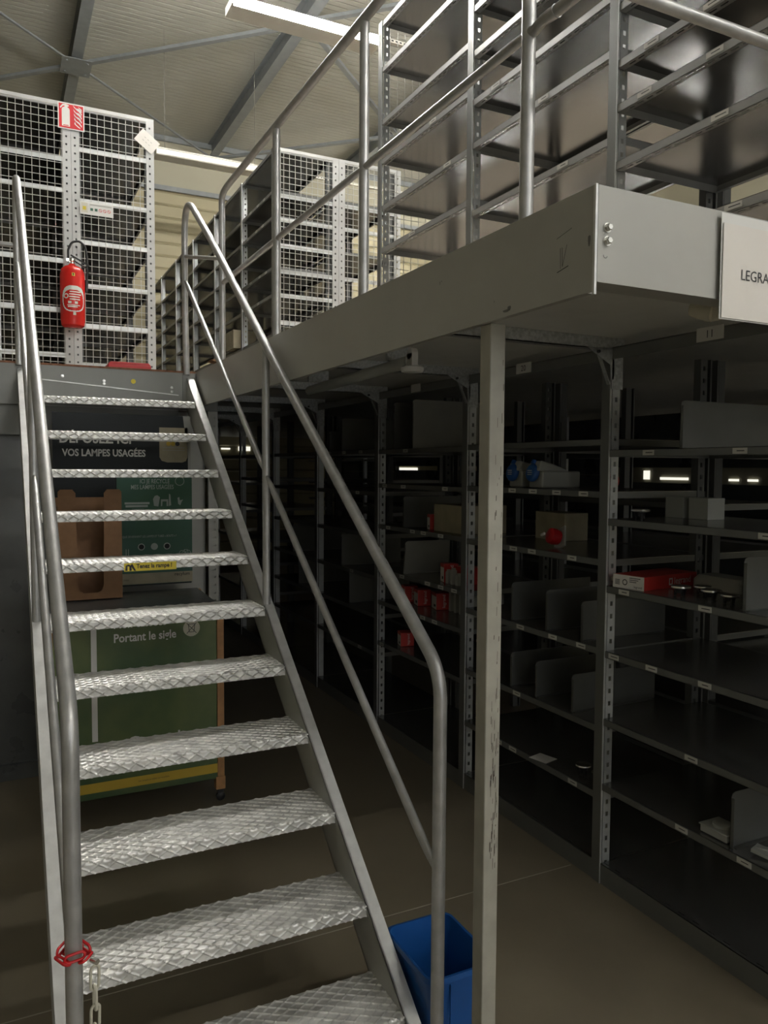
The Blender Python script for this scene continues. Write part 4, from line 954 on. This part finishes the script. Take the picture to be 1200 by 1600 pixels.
tag(m.build('plastic_cover', M['greyplastic'], loc=(2.73, 2.27, 1.321)), 'rounded white plastic cover behind the long red carton', 'cover')
def device(x, y, z, s, lab, grp='round flush devices', flip=1):
    t = thing('round_device', lab, 'electrical fitting', (x, y, z), grp)
    MB().lathe((x, y, z+.03*s), [(.036*s, 0), (.04*s, .004*s), (.038*s, .010*s), (.030*s, .012*s)], 24).build('faceplate', M['chrome'], t)
    m = MB(); m.lathe((x, y, z+.012*s), [(.02*s, 0), (.024*s, .018*s)], 16)
    for a in (0, 2.1, 4.2): m.box(x+.02*s*cos(a)-.004, x+.02*s*cos(a)+.004, y+.02*s*sin(a)-.004, y+.02*s*sin(a)+.004, z+.0003, z+.022*s)
    m.build('body', M['black'], t)
device(2.42, 2.222, 1.321, 1.0, 'round metal fitting nearest the red carton\'s front'); device(2.52, 2.20, 1.321, .9, 'round metal fitting half hidden behind the red carton side')
device(2.45, 2.10, 1.321, 1.0, 'round metal fitting, wide one in the middle of the row'); device(2.44, 2.005, 1.321, .9, 'round metal fitting next to the divider')
device(2.443, 2.473, 1.611, 1.0, 'bright round fitting alone on the shelf above the red carton')
device(2.44, 2.79, .398, .95, 'round fitting on the low shelf right of the column'); device(2.46, 2.725, .398, .55, 'tiny white fitting by the rack upright on the low shelf')
# floor socket box
t = thing('floor_socket_box', 'square floor socket box with round lid low in the nearest unit', 'electrical box', (2.41, 1.985, .449))
m = MB(); m.box(2.365, 2.465, 1.925, 2.045, .452, .480); m.box(2.36, 2.47, 1.92, 2.05, .478, .484); m.build('housing', M['greyplastic'], t, bevel=.003)
MB().lathe((2.415, 1.985, .484), [(.036, 0), (.036, .010), (.030, .013)], 24).build('round_lid', M['greyplastic'], t)
m = MB(); m.obox((2.42, 1.80, .462), .03, .045, .006, Matrix.Rotation(.3, 3, 'Z') @ Matrix.Rotation(.12, 3, 'X')); m.obox((2.43, 1.815, .470), .012, .03, .003, Matrix.Rotation(.6, 3, 'Z'))
tag(m.build('cable_clamp', M['greyplastic'], loc=(2.42, 1.80, .449)), 'small grey clamp at the right frame edge, low shelf', 'clamp')
m = MB(); m.obox((2.375, 3.01, .3985), .045, .052, .0006, Matrix.Rotation(.25, 3, 'Z')); tag(m.build('paper_slip', M['paper'], loc=(2.375, 3.01, .398)), 'white paper slip lying on the low shelf right of the column', 'paper')
# wall boxes with blue sockets
for k, y in enumerate((3.335, 3.165)):
    t = thing('socket_box', ['grey box with blue socket lid, partly behind the column', 'grey box with blue socket lid, right of its twin'][k], 'socket box', (2.50, y, 1.726), 'grey boxes with blue socket lids')
    m = MB(); m.box(2.42, 2.66, y-.055, y+.055, 1.726, 1.81); m.prism([(2.40, 1.81), (2.60, 1.81), (2.50, 1.845), (2.42, 1.862)], lambda a, b: (a, y-.045, b), lambda a, b: (a, y+.045, b)); m.build('housing', M['greyplastic'], t, bevel=.008)
    m = MB(); R_ = Matrix.Rotation(radians(-80), 3, 'Y'); m.lathe((2.415, y+.01, 1.80), [(.046, 0), (.046, .012), (.040, .020), (.034, .022)], 24, R=R_); m.tube([(2.41, y+.01, 1.846), (2.42, y+.01, 1.862)], .014, 10); l_ = m.build('socket_lid', M['bluedark'], t)
    m = MB(); 
    for q in range(3): m.box(2.3905, 2.392, y-.005, y+.03, 1.79+.01*q, 1.794+.01*q)
    m.build('lid_print', M['white'], l_, loc=t['_w'])
t = thing('industrial_socket', 'dark red round socket face beside the rack upright', 'socket', (2.62, 2.87, 1.726))
R_ = Matrix.Rotation(radians(-90), 3, 'Y')
MB().lathe((2.66, 2.87, 1.765), [(.038, 0), (.038, .05), (.032, .051), (.032, .03)], 24, R=R_).build('shell', M['redcard'], t)
m = MB(); m.lathe((2.64, 2.87, 1.765), [(.031, 0), (.031, .01)], 20, 0, R=R_)
for a in range(5): m.lathe((2.629, 2.87+.018*cos(a*1.256), 1.765+.018*sin(a*1.256)), [(.004, 0), (.004, .003)], 8, 1, R=R_)
m.build('pin_face', [M['black'], M['white']], t)
t = thing('industrial_plug', 'red round plug on a square grey plate, shelf right of the column', 'plug', (2.47, 3.10, 1.431))
R_ = Matrix.Rotation(radians(-25), 3, 'X') @ Matrix.Rotation(radians(-72), 3, 'Y')
m = MB(); m.obox((2.50, 3.065, 1.475), .055, .045, .005, R_); m.build('mounting_plate', M['greyplastic'], t, bevel=.003)
MB().lathe((2.492, 3.07, 1.478), [(.036, 0), (.042, .03), (.038, .05), (.025, .056)], 22, R=R_).build('plug_body', M['red'], t)
m = MB(); m.obox((2.425, 3.105, 1.495), .006, .014, .005, R_); m.build('plug_print', M['white'], t)
# row of flat folders behind the three cartons
for k in range(5):
    m = MB(); m.box(2.56, 2.80, 4.20-.06*k, 4.222-.06*k, .912, 1.04)
    tag(m.build('folder', M['greyplastic'], loc=(2.68, 4.21-.06*k, .912)), 'dim upright grey folder right of the three red cartons', 'folder', 'upright folders')

for o in bpy.data.objects:
    if '_w' in o: del o['_w']
